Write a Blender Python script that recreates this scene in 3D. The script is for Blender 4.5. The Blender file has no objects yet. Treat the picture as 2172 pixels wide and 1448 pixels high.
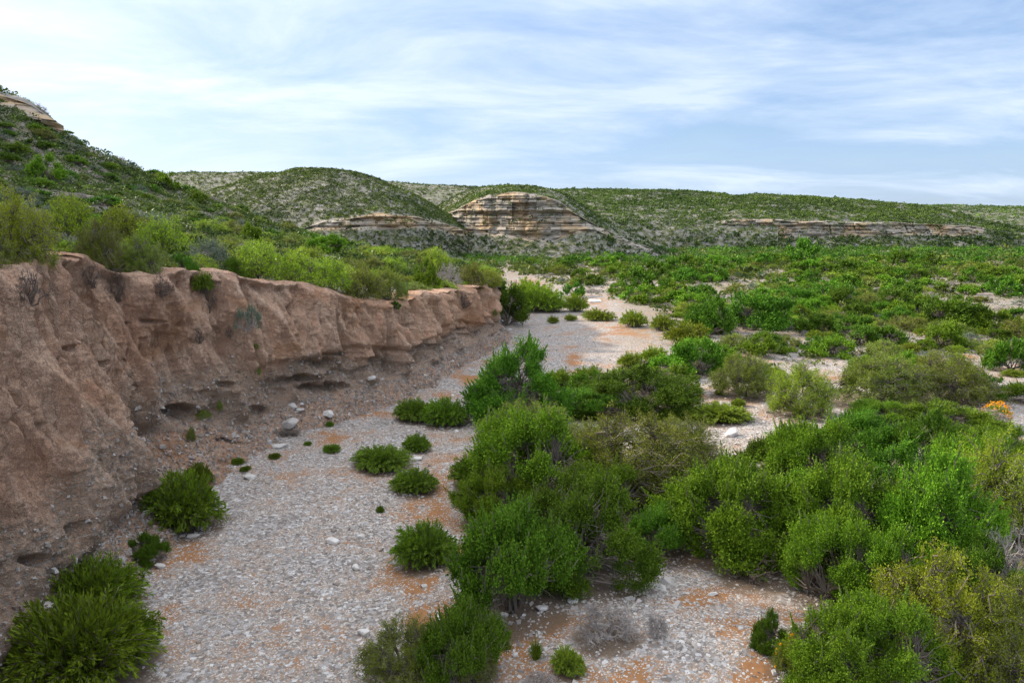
import bpy, math, random
import numpy as np
from mathutils import Vector
# ------------------------------------------------------------------ camera, sky, sun
scene = bpy.context.scene
COL = scene.collection
W0, H0, F0, CAMZ, PITCH = 2172.0, 1448.0, 1448.0, 12.0, math.radians(9.6)
cd = bpy.data.cameras.new('camera'); cam = bpy.data.objects.new('camera', cd); COL.objects.link(cam)
cd.sensor_width = 36; cd.lens = 24; cd.clip_start = 0.1; cd.clip_end = 20000
cam.location = (0, 0, CAMZ); cam.rotation_euler = (math.radians(90) - PITCH, 0, 0)
scene.camera = cam
SUN_AZ, SUN_EL = math.radians(-62), math.radians(26.5)
sdir = Vector((math.sin(SUN_AZ) * math.cos(SUN_EL), math.cos(SUN_AZ) * math.cos(SUN_EL), math.sin(SUN_EL)))
ld = bpy.data.lights.new('sun', 'SUN'); lo = bpy.data.objects.new('sun', ld); COL.objects.link(lo)
ld.energy = 5.0; ld.angle = math.radians(2.5); ld.color = (1.0, 0.87, 0.70)
lo.rotation_euler = sdir.to_track_quat('Z', 'Y').to_euler()
scene.view_settings.view_transform = 'Standard'; scene.view_settings.look = 'None'
scene.view_settings.exposure = 0.66; scene.view_settings.gamma = 1.0
wd = bpy.data.worlds.new('World'); scene.world = wd; wd.use_nodes = True


class NT:
    def __init__(s, nt):
        s.nt = nt; nt.nodes.clear()

    def n(s, t, ins=None, **kw):
        nd = s.nt.nodes.new(t)
        for k, v in kw.items(): setattr(nd, k, v)
        for k, v in (ins or {}).items():
            if isinstance(v, tuple) and len(v) == 2 and hasattr(v[0], 'outputs'):
                s.nt.links.new(v[0].outputs[v[1]], nd.inputs[k])
            elif hasattr(v, 'outputs'):
                s.nt.links.new(v.outputs[0], nd.inputs[k])
            else:
                nd.inputs[k].default_value = v
        return nd

    def math(s, op, a, b=0.0, c=None, clamp=False):
        ins = {0: a, 1: b}
        if c is not None: ins[2] = c
        nd = s.n('ShaderNodeMath', ins, operation=op); nd.use_clamp = clamp
        return nd

    def mix(s, f, a, b, blend='MIX'):
        nd = s.nt.nodes.new('ShaderNodeMix'); nd.data_type = 'RGBA'; nd.blend_type = blend
        for i, v in ((0, f), (6, a), (7, b)):
            if isinstance(v, tuple) and len(v) == 2 and hasattr(v[0], 'outputs'):
                s.nt.links.new(v[0].outputs[v[1]], nd.inputs[i])
            elif hasattr(v, 'outputs'):
                o = v.outputs[2] if v.bl_idname == 'ShaderNodeMix' else v.outputs[0]
                s.nt.links.new(o, nd.inputs[i])
            else:
                nd.inputs[i].default_value = v if i == 0 else (*v, 1) if len(v) == 3 else v
        return nd

    def ramp(s, f, stops, interp='LINEAR'):
        nd = s.nt.nodes.new('ShaderNodeValToRGB'); nd.color_ramp.interpolation = interp
        els = nd.color_ramp.elements
        while len(els) > 1: els.remove(els[0])
        for i, (p, c) in enumerate(stops):
            e = els[0] if i == 0 else els.new(p)
            e.position = p; e.color = (c, c, c, 1) if not isinstance(c, tuple) else (*c, 1)
        if isinstance(f, tuple): s.nt.links.new(f[0].outputs[f[1]], nd.inputs[0])
        else: s.nt.links.new(f.outputs[0], nd.inputs[0])
        return nd

    def noise(s, vec, scale, detail=4, rough=0.55, dist=0.0):
        return s.n('ShaderNodeTexNoise', {'Vector': vec, 'Scale': scale, 'Detail': detail, 'Roughness': rough, 'Distortion': dist})


def out(nd):
    return (nd, 2) if nd.bl_idname == 'ShaderNodeMix' else (nd, 0)


# world: Nishita sky under thin high cloud that is brighter towards the sun
w = NT(wd.node_tree)
sky = w.n('ShaderNodeTexSky', sky_type='NISHITA'); sky.sun_disc = False
sky.sun_elevation = SUN_EL; sky.sun_rotation = SUN_AZ % (2 * math.pi); sky.altitude = 400
bg1 = w.n('ShaderNodeBackground', {'Color': sky, 'Strength': 0.11})
tc = w.n('ShaderNodeTexCoord')
sx = w.n('ShaderNodeSeparateXYZ', {0: tc})
den = w.math('MAXIMUM', w.math('ADD', (sx, 2), 0.16), 0.03)
cx = w.math('DIVIDE', (sx, 0), den); cy = w.math('DIVIDE', (sx, 1), den)
cv = w.n('ShaderNodeCombineXYZ', {0: cx, 1: cy, 2: 0.0})
mp = w.n('ShaderNodeMapping', {'Vector': cv, 'Location': (3.1, 1.7, 0), 'Rotation': (0, 0, math.radians(-28)), 'Scale': (0.75, 1.25, 1)})
n1 = w.noise(mp, 1.1, 10, 0.62, 0.45)
mp2 = w.n('ShaderNodeMapping', {'Vector': cv, 'Location': (9.1, 4.7, 0), 'Rotation': (0, 0, math.radians(18)), 'Scale': (0.35, 1.0, 1)})
n2 = w.noise(mp2, 0.55, 4, 0.5, 0.3)
cs = w.math('ADD', w.math('MULTIPLY', n1, 0.62), w.math('MULTIPLY', n2, 0.38))
dt = w.n('ShaderNodeVectorMath', {0: tc, 1: tuple(sdir)}, operation='DOT_PRODUCT')
dtc = w.math('MAXIMUM', (dt, 1), 0.0)
gl = w.math('POWER', dtc, 4.0)
cov = w.ramp(w.math('ADD', cs, w.math('MULTIPLY', gl, 0.20)), [(0.36, 0.55), (0.50, 0.75), (0.64, 0.97)])
base = w.mix(w.ramp(cs, [(0.43, 0.0), (0.58, 1.0)]), (0.26, 0.385, 0.62), (0.50, 0.59, 0.73))
mp3 = w.n('ShaderNodeMapping', {'Vector': tc, 'Location': (0.4, 0, 0.35), 'Scale': (1.2, 1.2, 9)})
wisp = w.ramp(w.noise(mp3, 2.2, 6, 0.55, 0.4), [(0.58, 0.0), (0.70, 0.55)])
base = w.mix(wisp, out(base), (0.25, 0.38, 0.58))
glow = w.math('MULTIPLY', w.math('POWER', dtc, 4.0), 0.38)
cb = w.mix(1.0, base, w.n('ShaderNodeCombineXYZ', {0: glow, 1: w.math('MULTIPLY', glow, 0.92), 2: w.math('MULTIPLY', glow, 0.78)}), 'ADD')
zen = w.math('MULTIPLY', w.math('MAXIMUM', w.math('SUBTRACT', (sx, 2), 0.26), 0.0), 2.3)
cb = w.mix(1.0, cb, w.n('ShaderNodeCombineXYZ', {0: w.math('MULTIPLY', zen, 0.80), 1: w.math('MULTIPLY', zen, 0.76), 2: w.math('MULTIPLY', zen, 0.70)}), 'ADD')
bg2 = w.n('ShaderNodeBackground', {'Color': out(cb), 'Strength': 1.0})
ms = w.n('ShaderNodeMixShader', {0: cov, 1: bg1, 2: bg2})
w.n('ShaderNodeOutputWorld', {'Surface': ms})

# ------------------------------------------------------------------ maths helpers
rng = np.random.default_rng(7)
random.seed(7)


def _h(ix, iy, iz, seed):
    h = (ix * 374761393 + iy * 668265263 + iz * 2147483647 + seed * 1274126177) & 0xffffffff
    h = ((h ^ (h >> 13)) * 1274126177) & 0xffffffff
    h = ((h ^ (h >> 16)) * 2246822519) & 0xffffffff
    return ((h ^ (h >> 15)) & 0xffffff) / 16777215.0


def vn(x, y, z=0.0, seed=0):
    x, y, z = np.broadcast_arrays(np.asarray(x, float), np.asarray(y, float), np.asarray(z, float))
    x0 = np.floor(x); y0 = np.floor(y); z0 = np.floor(z)
    fx, fy, fz = x - x0, y - y0, z - z0
    fx = fx * fx * (3 - 2 * fx); fy = fy * fy * (3 - 2 * fy); fz = fz * fz * (3 - 2 * fz)
    ix, iy, iz = x0.astype(np.int64), y0.astype(np.int64), z0.astype(np.int64)
    r = 0
    for dx in (0, 1):
        for dy in (0, 1):
            for dz in (0, 1):
                wgt = (fx if dx else 1 - fx) * (fy if dy else 1 - fy) * (fz if dz else 1 - fz)
                r = r + wgt * _h(ix + dx, iy + dy, iz + dz, seed)
    return r * 2 - 1


def fbm(x, y, z=0.0, oct=4, seed=0, gain=0.5):
    a, s, r = 1.0, 0.0, 0.0
    for i in range(oct):
        f = 2.03 ** i
        r = r + a * vn(np.asarray(x) * f + 17.3 * i, np.asarray(y) * f + 5.1 * i, np.asarray(z) * f, seed + i)
        s += a; a *= gain
    return r / s


def sstep(a, b, x):
    t = np.clip((np.asarray(x, float) - a) / (b - a), 0, 1)
    return t * t * (3 - 2 * t)


CP, SP = math.cos(PITCH), math.sin(PITCH)


def ray(px, py):
    u = (np.asarray(px, float) - W0 / 2) / F0; v = (H0 / 2 - np.asarray(py, float)) / F0
    return np.stack(np.broadcast_arrays(u, CP + v * SP, -SP + v * CP), -1)


def at_z(px, py, z=0.0):
    d = ray(px, py); t = (z - CAMZ) / d[..., 2]
    return d * t[..., None] + np.array([0, 0, CAMZ])


def at_y(px, py, Y):
    d = ray(px, py); t = np.asarray(Y, float) / d[..., 1]
    return d * t[..., None] + np.array([0, 0, CAMZ])


def proj(P):
    P = np.asarray(P, float); x = P[..., 0]; y = P[..., 1]; z = P[..., 2] - CAMZ
    dep = np.maximum(y * CP - z * SP, 1e-3); up = y * SP + z * CP
    return W0 / 2 + F0 * x / dep, H0 / 2 - F0 * up / dep, dep


# ------------------------------------------------------------------ mesh helpers
def mesh_np(name, V, Fc, smooth=False, mats=(), mat_idx=None, attrs=None, fattrs=None):
    me = bpy.data.meshes.new(name)
    V = np.asarray(V, np.float32); Fc = np.asarray(Fc, np.int32); k = Fc.shape[1]
    me.vertices.add(len(V)); me.vertices.foreach_set('co', V.ravel())
    me.loops.add(Fc.size); me.loops.foreach_set('vertex_index', Fc.ravel())
    me.polygons.add(len(Fc)); me.polygons.foreach_set('loop_start', np.arange(0, Fc.size, k, dtype=np.int32))
    me.polygons.foreach_set('loop_total', np.full(len(Fc), k, np.int32))
    me.polygons.foreach_set('use_smooth', np.full(len(Fc), bool(smooth)))
    for m in mats: me.materials.append(m)
    if mat_idx is not None: me.polygons.foreach_set('material_index', np.asarray(mat_idx, np.int32))
    for dic, dom in ((attrs, 'POINT'), (fattrs, 'FACE')):
        for nm, a in (dic or {}).items():
            at = me.attributes.new(nm, 'FLOAT', dom); at.data.foreach_set('value', np.asarray(a, np.float32).ravel())
    me.update(); me.validate()
    return me


def link(name, me, parent=None, loc=None):
    o = bpy.data.objects.new(name, me); COL.objects.link(o)
    if parent: o.parent = parent
    if loc is not None: o.location = loc
    return o


def tag(o, label=None, cat=None, group=None, kind=None):
    if label: o['label'] = label
    if cat: o['category'] = cat
    if group: o['group'] = group
    if kind: o['kind'] = kind
    return o


def grid_faces(nc, nr):
    i = np.arange(nc - 1)[:, None] * nr + np.arange(nr - 1)[None, :]
    return np.stack([i, i + nr, i + nr + 1, i + 1], -1).reshape(-1, 4)


def norm(v):
    return v / np.maximum(np.linalg.norm(v, axis=-1, keepdims=True), 1e-9)


# ------------------------------------------------------------------ materials
def new_mat(name):
    m = bpy.data.materials.new(name); m.use_nodes = True
    return m, NT(m.node_tree)


def finish(t, color, rough=0.9, bump=None, dist=0.1, strength=0.6, spec=0.15):
    p = t.n('ShaderNodeBsdfPrincipled', {'Base Color': out(color) if hasattr(color, 'outputs') else color, 'Roughness': rough, 'Specular IOR Level': spec})
    if bump is not None:
        b = t.n('ShaderNodeBump', {'Height': bump, 'Strength': strength, 'Distance': dist})
        t.nt.links.new(b.outputs[0], p.inputs['Normal'])
    t.n('ShaderNodeOutputMaterial', {'Surface': p})


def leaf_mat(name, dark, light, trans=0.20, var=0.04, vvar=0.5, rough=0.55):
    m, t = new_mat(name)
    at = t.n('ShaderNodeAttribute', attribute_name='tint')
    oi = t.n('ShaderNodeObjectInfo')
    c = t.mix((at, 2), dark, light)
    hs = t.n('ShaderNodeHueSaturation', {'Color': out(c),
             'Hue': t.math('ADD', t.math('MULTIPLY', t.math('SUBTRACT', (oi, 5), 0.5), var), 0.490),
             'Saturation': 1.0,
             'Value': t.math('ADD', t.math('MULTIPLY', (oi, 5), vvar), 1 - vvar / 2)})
    p = t.n('ShaderNodeBsdfPrincipled', {'Base Color': hs, 'Roughness': rough, 'Specular IOR Level': 0.12})
    tr = t.n('ShaderNodeBsdfTranslucent', {'Color': hs})
    mx = t.n('ShaderNodeMixShader', {0: trans, 1: p, 2: tr})
    t.n('ShaderNodeOutputMaterial', {'Surface': mx})
    return m


def bark_mat(name, c1, c2):
    m, t = new_mat(name)
    tc = t.n('ShaderNodeTexCoord')
    n = t.noise((tc, 3), 9, 3)
    finish(t, t.mix(n, c1, c2), 0.9)
    return m


M_DARK = leaf_mat('leaf_deep_green', (0.022, 0.066, 0.007), (0.115, 0.250, 0.016))
M_GREEN = leaf_mat('leaf_bright_green', (0.034, 0.100, 0.008), (0.185, 0.350, 0.020))
M_YEL = leaf_mat('leaf_yellow_green', (0.10, 0.175, 0.014), (0.32, 0.44, 0.028))
M_OLIVE = leaf_mat('leaf_olive', (0.080, 0.115, 0.016), (0.22, 0.28, 0.035))
M_WILLOW = leaf_mat('leaf_narrow_green', (0.045, 0.095, 0.008), (0.190, 0.320, 0.020))
M_WILLOWB = leaf_mat('leaf_narrow_bright', (0.085, 0.150, 0.012), (0.27, 0.38, 0.028))
M_GREY = leaf_mat('leaf_silver_grey', (0.09, 0.125, 0.08), (0.21, 0.26, 0.18), trans=0.15)
M_HILL = leaf_mat('leaf_hill_scrub', (0.026, 0.056, 0.014), (0.145, 0.215, 0.036), trans=0.15)
M_STRAW = leaf_mat('dry_straw', (0.19, 0.165, 0.125), (0.42, 0.38, 0.29), trans=0.2, var=0.02)
M_FLOWER = leaf_mat('petal_orange', (0.75, 0.33, 0.01), (0.85, 0.50, 0.02), trans=0.2, var=0.0, vvar=0.1)
M_PAD = leaf_mat('cactus_pad', (0.05, 0.11, 0.04), (0.10, 0.19, 0.06), trans=0.0)
M_BARK = bark_mat('bark_grey_brown', (0.07, 0.056, 0.045), (0.22, 0.185, 0.16))
M_DEAD = bark_mat('bark_bleached', (0.17, 0.15, 0.14), (0.42, 0.375, 0.345))

# ------------------------------------------------------------------ ground sheet
def gh(x, y):
    """height of the creek bed and the flat beyond it"""
    x = np.asarray(x, float); y = np.asarray(y, float)
    r = np.hypot(x, y)
    flat = sstep(4, 16, x - 0.05 * y) * 0.5
    bump = 0.22 * fbm(x / 7, y / 7, 0, 3, 11) + 0.06 * fbm(x / 1.3, y / 1.3, 0, 3, 12) + 0.018 * fbm(x / 0.3, y / 0.3, 0, 2, 13)
    bar = 0.55 * np.exp(-((x - 5.5) / 3.6) ** 2 - ((y - 18) / 3.2) ** 2) + 0.3 * np.exp(-((x - 1) / 2.5) ** 2 - ((y - 22) / 3) ** 2)
    wave = 0.8 * fbm(x / 60, y / 60, 0, 2, 14) * sstep(60, 160, r)
    chan = -0.25 * np.exp(-((x + 6 - 0.05 * y) / 4.5) ** 2) * sstep(60, 30, y)
    return flat + bump * sstep(1500, 500, r) + bar + wave + chan


na, nr = 980, 620
ang = np.radians(np.linspace(-72, 72, na)); rad = 5.0 * (7000 / 5.0) ** (np.linspace(0, 1, nr) ** 1.25)
A, R = np.meshgrid(ang, rad, indexing='ij')
GX, GY = np.sin(A) * R, np.cos(A) * R
GZ = gh(GX, GY)
gpx, gpy, _ = proj(np.stack([GX, GY, GZ], -1))


def blobs(px, py, L):
    m = np.zeros_like(px)
    for (cx_, cy_, rx, ry, a) in L:
        m = np.maximum(m, a * np.exp(-((px - cx_) / rx) ** 2 - ((py - cy_) / ry) ** 2))
    return m


SOIL = [(930, 1065, 75, 62, 1), (990, 1005, 55, 40, .9), (885, 1240, 60, 60, 1), (905, 1320, 75, 50, 1), (1075, 1400, 60, 80, 1), (1130, 1440, 60, 40, .8),
        (960, 1180, 60, 40, 1), (1180, 1330, 50, 30, .7), (1340, 1340, 130, 40, .75), (1480, 1270, 90, 30, .8), (1560, 1330, 90, 50, .85), (1420, 1420, 120, 40, .85),
        (1600, 1420, 60, 40, .9), (1700, 1300, 60, 30, .8), (360, 1270, 45, 90, .55), (395, 1170, 40, 30, .5), (560, 1010, 60, 22, .6), (690, 930, 60, 12, .6), (800, 880, 90, 10, .7),
        (900, 842, 80, 9, .9), (1000, 800, 60, 14, .7), (1215, 760, 22, 30, .8), (1060, 770, 70, 10, .45), (1350, 705, 70, 16, .95), (1290, 688, 40, 8, .6), (1580, 850, 100, 12, .8), (1750, 800, 60, 10, .8),
        (1970, 885, 60, 12, .9), (1490, 830, 60, 14, .8), (1250, 640, 60, 8, .5), (1120, 600, 40, 10, .7), (1570, 1130, 240, 110, .55), (1900, 1200, 260, 160, .6), (2110, 790, 40, 12, .6), (2050, 760, 40, 10, .6), (1300, 1100, 200, 120, .6)]
soil = blobs(gpx, gpy, SOIL) * (0.62 + 1.3 * fbm(GX / 1.1, GY / 1.1, 0, 5, 31, .62))
soil = np.clip(soil, 0, 1)
flat = sstep(1.0, 6.0, GX - 0.19 * (GY - 60) - 6) * sstep(52, 85, GY)
duff = np.clip(np.maximum(flat * 0.75, sstep(130, 180, GY)) * (0.6 + 0.9 * fbm(GX / 9, GY / 9, 0, 3, 33)), 0, 1)

m_ground, t = new_mat('gravel_bed')
geo = t.n('ShaderNodeNewGeometry')
mpg = t.n('ShaderNodeMapping', {'Vector': (geo, 0), 'Scale': (1, 1, 0.4)})
wob = t.noise(mpg, 9, 2)
vv = t.n('ShaderNodeVectorMath', {0: mpg, 1: t.n('ShaderNodeVectorMath', {0: (wob, 1), 'Scale': 0.05}, operation='SCALE')}, operation='ADD')
v1 = t.n('ShaderNodeTexVoronoi', {'Vector': vv, 'Scale': 9.0}); v1e = t.n('ShaderNodeTexVoronoi', {'Vector': vv, 'Scale': 9.0}, feature='DISTANCE_TO_EDGE')
v2 = t.n('ShaderNodeTexVoronoi', {'Vector': vv, 'Scale': 22.0}); v2e = t.n('ShaderNodeTexVoronoi', {'Vector': vv, 'Scale': 22.0}, feature='DISTANCE_TO_EDGE')
sa = t.n('ShaderNodeAttribute', attribute_name='soil'); da = t.n('ShaderNodeAttribute', attribute_name='duff')
big = t.noise(mpg, 0.35, 5); med = t.noise(mpg, 2.2, 4)
s1 = t.n('ShaderNodeSeparateColor', {0: (v1, 1)}); s2 = t.n('ShaderNodeSeparateColor', {0: (v2, 1)})
stone1 = t.ramp((s1, 0), [(0.0, (0.16, 0.135, 0.12)), (0.4, (0.245, 0.22, 0.205)), (0.8, (0.38, 0.36, 0.35)), (1.0, (0.58, 0.565, 0.55))])
stone2 = t.ramp((s2, 0), [(0.0, (0.19, 0.15, 0.12)), (0.5, (0.34, 0.30, 0.27)), (1.0, (0.54, 0.51, 0.48))])
# share of each size that is stone rather than fines
fines = t.math('ADD', t.math('MULTIPLY', (sa, 2), 0.95), t.math('ADD', t.math('MULTIPLY', t.math('SUBTRACT', big, 0.5), 2.4), 0.10))
fines = t.math('ADD', fines, t.math('MULTIPLY', t.math('SUBTRACT', med, 0.5), 0.9))
k1 = t.math('GREATER_THAN', t.math('SUBTRACT', (s1, 1), fines), 0.42)
e1 = t.math('GREATER_THAN', (v1e, 0), 0.012)
k2 = t.math('GREATER_THAN', t.math('SUBTRACT', (s2, 1), t.math('MULTIPLY', fines, 0.8)), 0.25)
e2 = t.math('GREATER_THAN', (v2e, 0), 0.008)
m1 = t.math('MULTIPLY', k1, e1); m2 = t.math('MULTIPLY', k2, e2)
fine_n = t.noise(mpg, 30, 3)
finec = t.mix(fine_n, (0.20, 0.135, 0.095), (0.40, 0.30, 0.225))
orange = t.mix(t.noise(mpg, 5, 4), (0.17, 0.080, 0.034), (0.36, 0.180, 0.080))
soilc = t.mix(t.ramp(fines, [(0.2, 0.0), (0.6, 1.0)]), out(finec), out(orange))
c = t.mix(m2, out(soilc), (stone2, 0)); c = t.mix(m1, out(c), (stone1, 0))
duffc = t.mix(t.noise(mpg, 1.3, 6, 0.65), (0.10, 0.085, 0.055), (0.34, 0.28, 0.21))
c = t.mix((da, 2), out(c), out(duffc))
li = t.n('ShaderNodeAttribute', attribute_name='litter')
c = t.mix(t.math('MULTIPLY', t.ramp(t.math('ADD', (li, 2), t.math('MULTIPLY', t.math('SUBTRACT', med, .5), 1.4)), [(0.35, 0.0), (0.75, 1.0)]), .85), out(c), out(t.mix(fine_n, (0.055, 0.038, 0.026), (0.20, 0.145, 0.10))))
h = t.math('ADD', t.math('MULTIPLY', t.math('MULTIPLY', m1, t.math('ADD', (s1, 2), 0.4)), 1.0), t.math('MULTIPLY', t.math('MULTIPLY', m2, t.math('ADD', (s2, 2), 0.3)), 0.5))
finish(t, c, 0.92, h, 0.035, 0.9)
me = mesh_np('ground', np.stack([GX, GY, GZ], -1).reshape(-1, 3), grid_faces(na, nr), True, [m_ground], attrs={'soil': soil, 'duff': duff})
tag(link('ground', me), kind='structure')

# ------------------------------------------------------------------ the eroded earth bank (ribbon)
Wc = np.array([[-9.0, 2.0], [-11.3, 11.5], [-13.0, 15.5], [-14.0, 18.2], [-14.1, 21.2], [-14.9, 24.6], [-15.3, 27.9],
               [-18.0, 28.9], [-18.2, 31.4], [-16.6, 32.6], [-15.6, 34.6], [-14.4, 37.0], [-14.3, 39.0], [-13.0, 40.8], [-11.7, 42.8], [-9.9, 45.8], [-8.1, 48.6],
               [-6.6, 52.8], [-5.4, 57.0], [-3.4, 64.5], [-1.5, 70.5], [-1.0, 73.5], [-2.3, 78.0], [-6.0, 84.0], [-14, 92.0], [-30, 100]])
# height of the foot of the wall above the bed
Zf = np.array([.5, .7, .7, .8, .9, 1.1, 1.3, 1.9, 2.1, 2.0, 1.6, 1.1, 1.3, 1.3, 1.2, 1.1, 1.0, 1.0, 1.0, 1.0, 1.0, .9, .8, .8, .8, .8])
Tw = np.array([1.6, 1.8, 2, 2.0, 2.0, 2.1, 2.4, 4.2, 4.6, 3.8, 3.0, 2.2, 2.2, 2.1, 2.0, 1.9, 1.9, 1.9, 1.8, 1.5, 1.6, 1.2, 1.5, 2, 2, 2])
TOPL = np.array([(-900, 640), (-300, 560), (0, 575), (60, 560), (115, 540), (190, 548), (250, 578), (330, 583), (390, 575), (470, 580), (560, 598), (650, 606), (700, 618), (745, 634), (800, 640), (860, 640),
                 (900, 622), (960, 615), (1010, 612), (1040, 600), (1062, 606), (1100, 612)], float)
ds = np.r_[0, np.cumsum(np.hypot(*np.diff(Wc, axis=0).T))]
nc, ntal, nwall, nlip = 1250, 90, 330, 34
# denser columns where the bank is near the camera
sS = np.linspace(0, ds[-1], 400); wy = np.interp(sS, ds, Wc[:, 1]); dens = 1 / np.clip(wy, 12, 90) ** 0.75 * np.where(wy < 9, .3, 1)
cd_ = np.r_[0, np.cumsum((dens[1:] + dens[:-1]) / 2)]; S = np.interp(np.linspace(0, cd_[-1], nc), cd_, sS)


def sm(vals, s, wdt=0.7):
    k = np.linspace(-2, 2, 13); wg = np.exp(-k ** 2 / 1.4); wg /= wg.sum()
    return sum(wi * np.interp(s + ki * wdt / 2, ds, vals) for ki, wi in zip(k, wg))


px_, py_ = sm(Wc[:, 0], S), sm(Wc[:, 1], S)
zf = sm(Zf, S); tw = sm(Tw, S)
pxw, pyw = sm(Wc[:, 0], S, 5.0), sm(Wc[:, 1], S, 5.0)
tx, ty = np.gradient(pxw, S), np.gradient(pyw, S)
nx, ny = ty, -tx      # outward (towards the creek)
nl = np.hypot(nx, ny); nx, ny = nx / nl, ny / nl
lean = 1.5
topx, topy = px_ - nx * lean, py_ - ny * lean
zt = np.full(nc, 8.0)
for _ in range(12):
    a, b, _d = proj(np.stack([topx, topy, zt], -1))
    tgt = np.interp(a, TOPL[:, 0], TOPL[:, 1])
    zt = np.clip(zt + (b - tgt) * _d / F0, 4.0, 11.2)
kern = np.ones(9) / 9
zt = np.convolve(np.pad(zt, 4, 'edge'), kern, 'valid')
zt += 0.32 * fbm(S / 2.5, 3.3, 0, 4, 41) + 0.14 * fbm(S / .5, 8.3, 0, 3, 42)
# profile rows
rows = []
for i in range(ntal):
    q = i / ntal
    o_ = tw * (1 - q) ** 1.15; z_ = -0.5 + (zf + 0.5) * (q ** 1.1)
    rows.append((o_, z_, np.full(nc, 0.0), np.full(nc, q)))
for i in range(nwall):
    q = i / (nwall - 1)
    z_ = zf + (zt - zf) * q
    o_ = -lean * q ** 1.2
    rows.append((o_, z_, np.full(nc, 1.0), np.full(nc, q)))
for i in range(1, nlip):
    q = i / nlip
    rows.append((-lean - 4.2 * q ** 1.3, zt + 0.10 * np.sin(q * 2.5) + (-0.35 * sstep(0.75, 1, q)), np.full(nc, 2.0), np.full(nc, q)))
O = np.stack([r[0] * np.ones(nc) for r in rows], 1); Z = np.stack([r[1] * np.ones(nc) for r in rows], 1)
Kd = np.stack([r[2] for r in rows], 1); Q = np.stack([r[3] for r in rows], 1)
Sg = np.repeat(S[:, None], O.shape[1], 1)
wall = (Kd == 1) * sstep(0, .10, np.where(Kd == 1, Q, 0)) * sstep(0, .06, 1 - np.where(Kd == 1, Q, 0))
tal = (Kd == 0) * 1.0
X = px_[:, None] + nx[:, None] * O; Y = py_[:, None] + ny[:, None] * O
hh = (Z - zf[:, None]) / np.maximum(zt - zf, 1)[:, None]
g1 = 1 - np.abs(fbm(Sg / 2.6, Z / 12, 0, 2, 51)) * 2.6
g2 = 1 - np.abs(vn((Sg + 0.25 * Z) / 0.95, Z / 4.5, 0, 53)) * 2.2
g3 = vn(Sg / 0.36, Z / 1.6, 0, 57)
up = sstep(0.12, 0.5, hh)
D = wall * (0.80 * (g1 - 0.4) + 0.42 * np.clip(g2, -.6, 1) * up + 0.06 * g3 * up)
D += wall * (0.75 * fbm(X / 1.8, Y / 1.8, Z / 5.5, 3, 61) + 0.34 * fbm(X / .6, Y / .6, Z / 3.0, 3, 62, .5))
D += (wall * 0.09 + tal * 0.14) * fbm(X / .15, Y / .15, Z / .2, 3, 63)
D += wall * (1.2 * (np.abs(vn(X / 1.5 + .12 * Z, Y / 1.5, Z / 14, 64)) ** .7 - .4) + 0.45 * up * (np.abs(vn(X / .6, Y / .6 + .1 * Z, Z / 6, 65)) ** .8 - .35) + 0.25 * fbm(X / .42, Y / .42, Z / 1.2, 3, 68) + 0.14 * (0.16 - np.abs(fbm(X / .22, Y / .22, Z / .5, 2, 66))))
D += wall * 0.07 * np.clip(vn(X / .5, Y / .5, Z / .2, 67) - 0.1, 0, 1) * (1 - sstep(.3, .5, hh)) * 2
# layered ledges and undercut in the far, concave stretch
far = sstep(36, 40, py_)[:, None]
ledge = 0.44 + 0.16 * fbm(Sg / 5, 0.7, 0, 2, 71)
D -= wall * far * 0.40 * sstep(ledge + .05, ledge - .02, hh) * sstep(0.02, .2, hh)
ledge2 = 0.22 + 0.12 * fbm(Sg / 3, 4.7, 0, 2, 72)
D -= wall * far * 0.35 * sstep(ledge2 + .03, ledge2 - .03, hh)
# lower conglomerate bulge in the near stretch
D += wall * (1 - far) * 0.35 * sstep(0.5, 0.2, hh)
a, b, _d = proj(np.stack([X, Y, Z], -1))
CAVES = [(405, 878, 38, 16, 1.5), (395, 893, 20, 10, .6), (672, 770, 34, 12, 1.0), (700, 822, 42, 12, 1.3), (640, 800, 22, 10, .8), (792, 762, 16, 10, 1.1), (905, 735, 16, 8, .8), (975, 700, 22, 9, 1.0), (960, 712, 12, 8, .6),
         (120, 745, 10, 9, .7), (157, 735, 7, 8, .6), (200, 727, 8, 6, .5), (250, 768, 8, 8, .6), (157, 787, 6, 8, .5), (30, 770, 6, 8, .5), (335, 683, 20, 5, .5), (283, 687, 14, 4, .4), (475, 812, 14, 8, .6), (480, 795, 12, 10, .5),
         (270, 825, 9, 9, .6), (480, 930, 26, 6, .5), (285, 1020, 16, 10, .6), (60, 1185, 18, 14, .9), (130, 1125, 8, 22, .6), (545, 870, 26, 14, .7), (75, 905, 6, 10, .4), (610, 805, 20, 8, .5), (870, 690, 14, 5, .3), (860, 745, 30, 5, .4), (715, 750, 30, 5, .4)]
CN1 = fbm(X / .7, Y / .7, Z / .7, 3, 701); CN2 = fbm(X / .7, Y / .7, Z / .7, 3, 702)
for (cx_, cy_, rx, ry, dep) in CAVES:
    gx, gy = (a - cx_) / rx, (b - cy_) / ry
    gx = gx + .8 * CN1; gy = gy + .8 * CN2
    gy = np.where(gy < 0, gy * 1.4, gy)
    D -= ((Kd == 1) | ((Kd == 0) & (Q > .35))) * dep * .9 * np.exp(-(gx * gx + gy * gy) ** 1.5)
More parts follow.
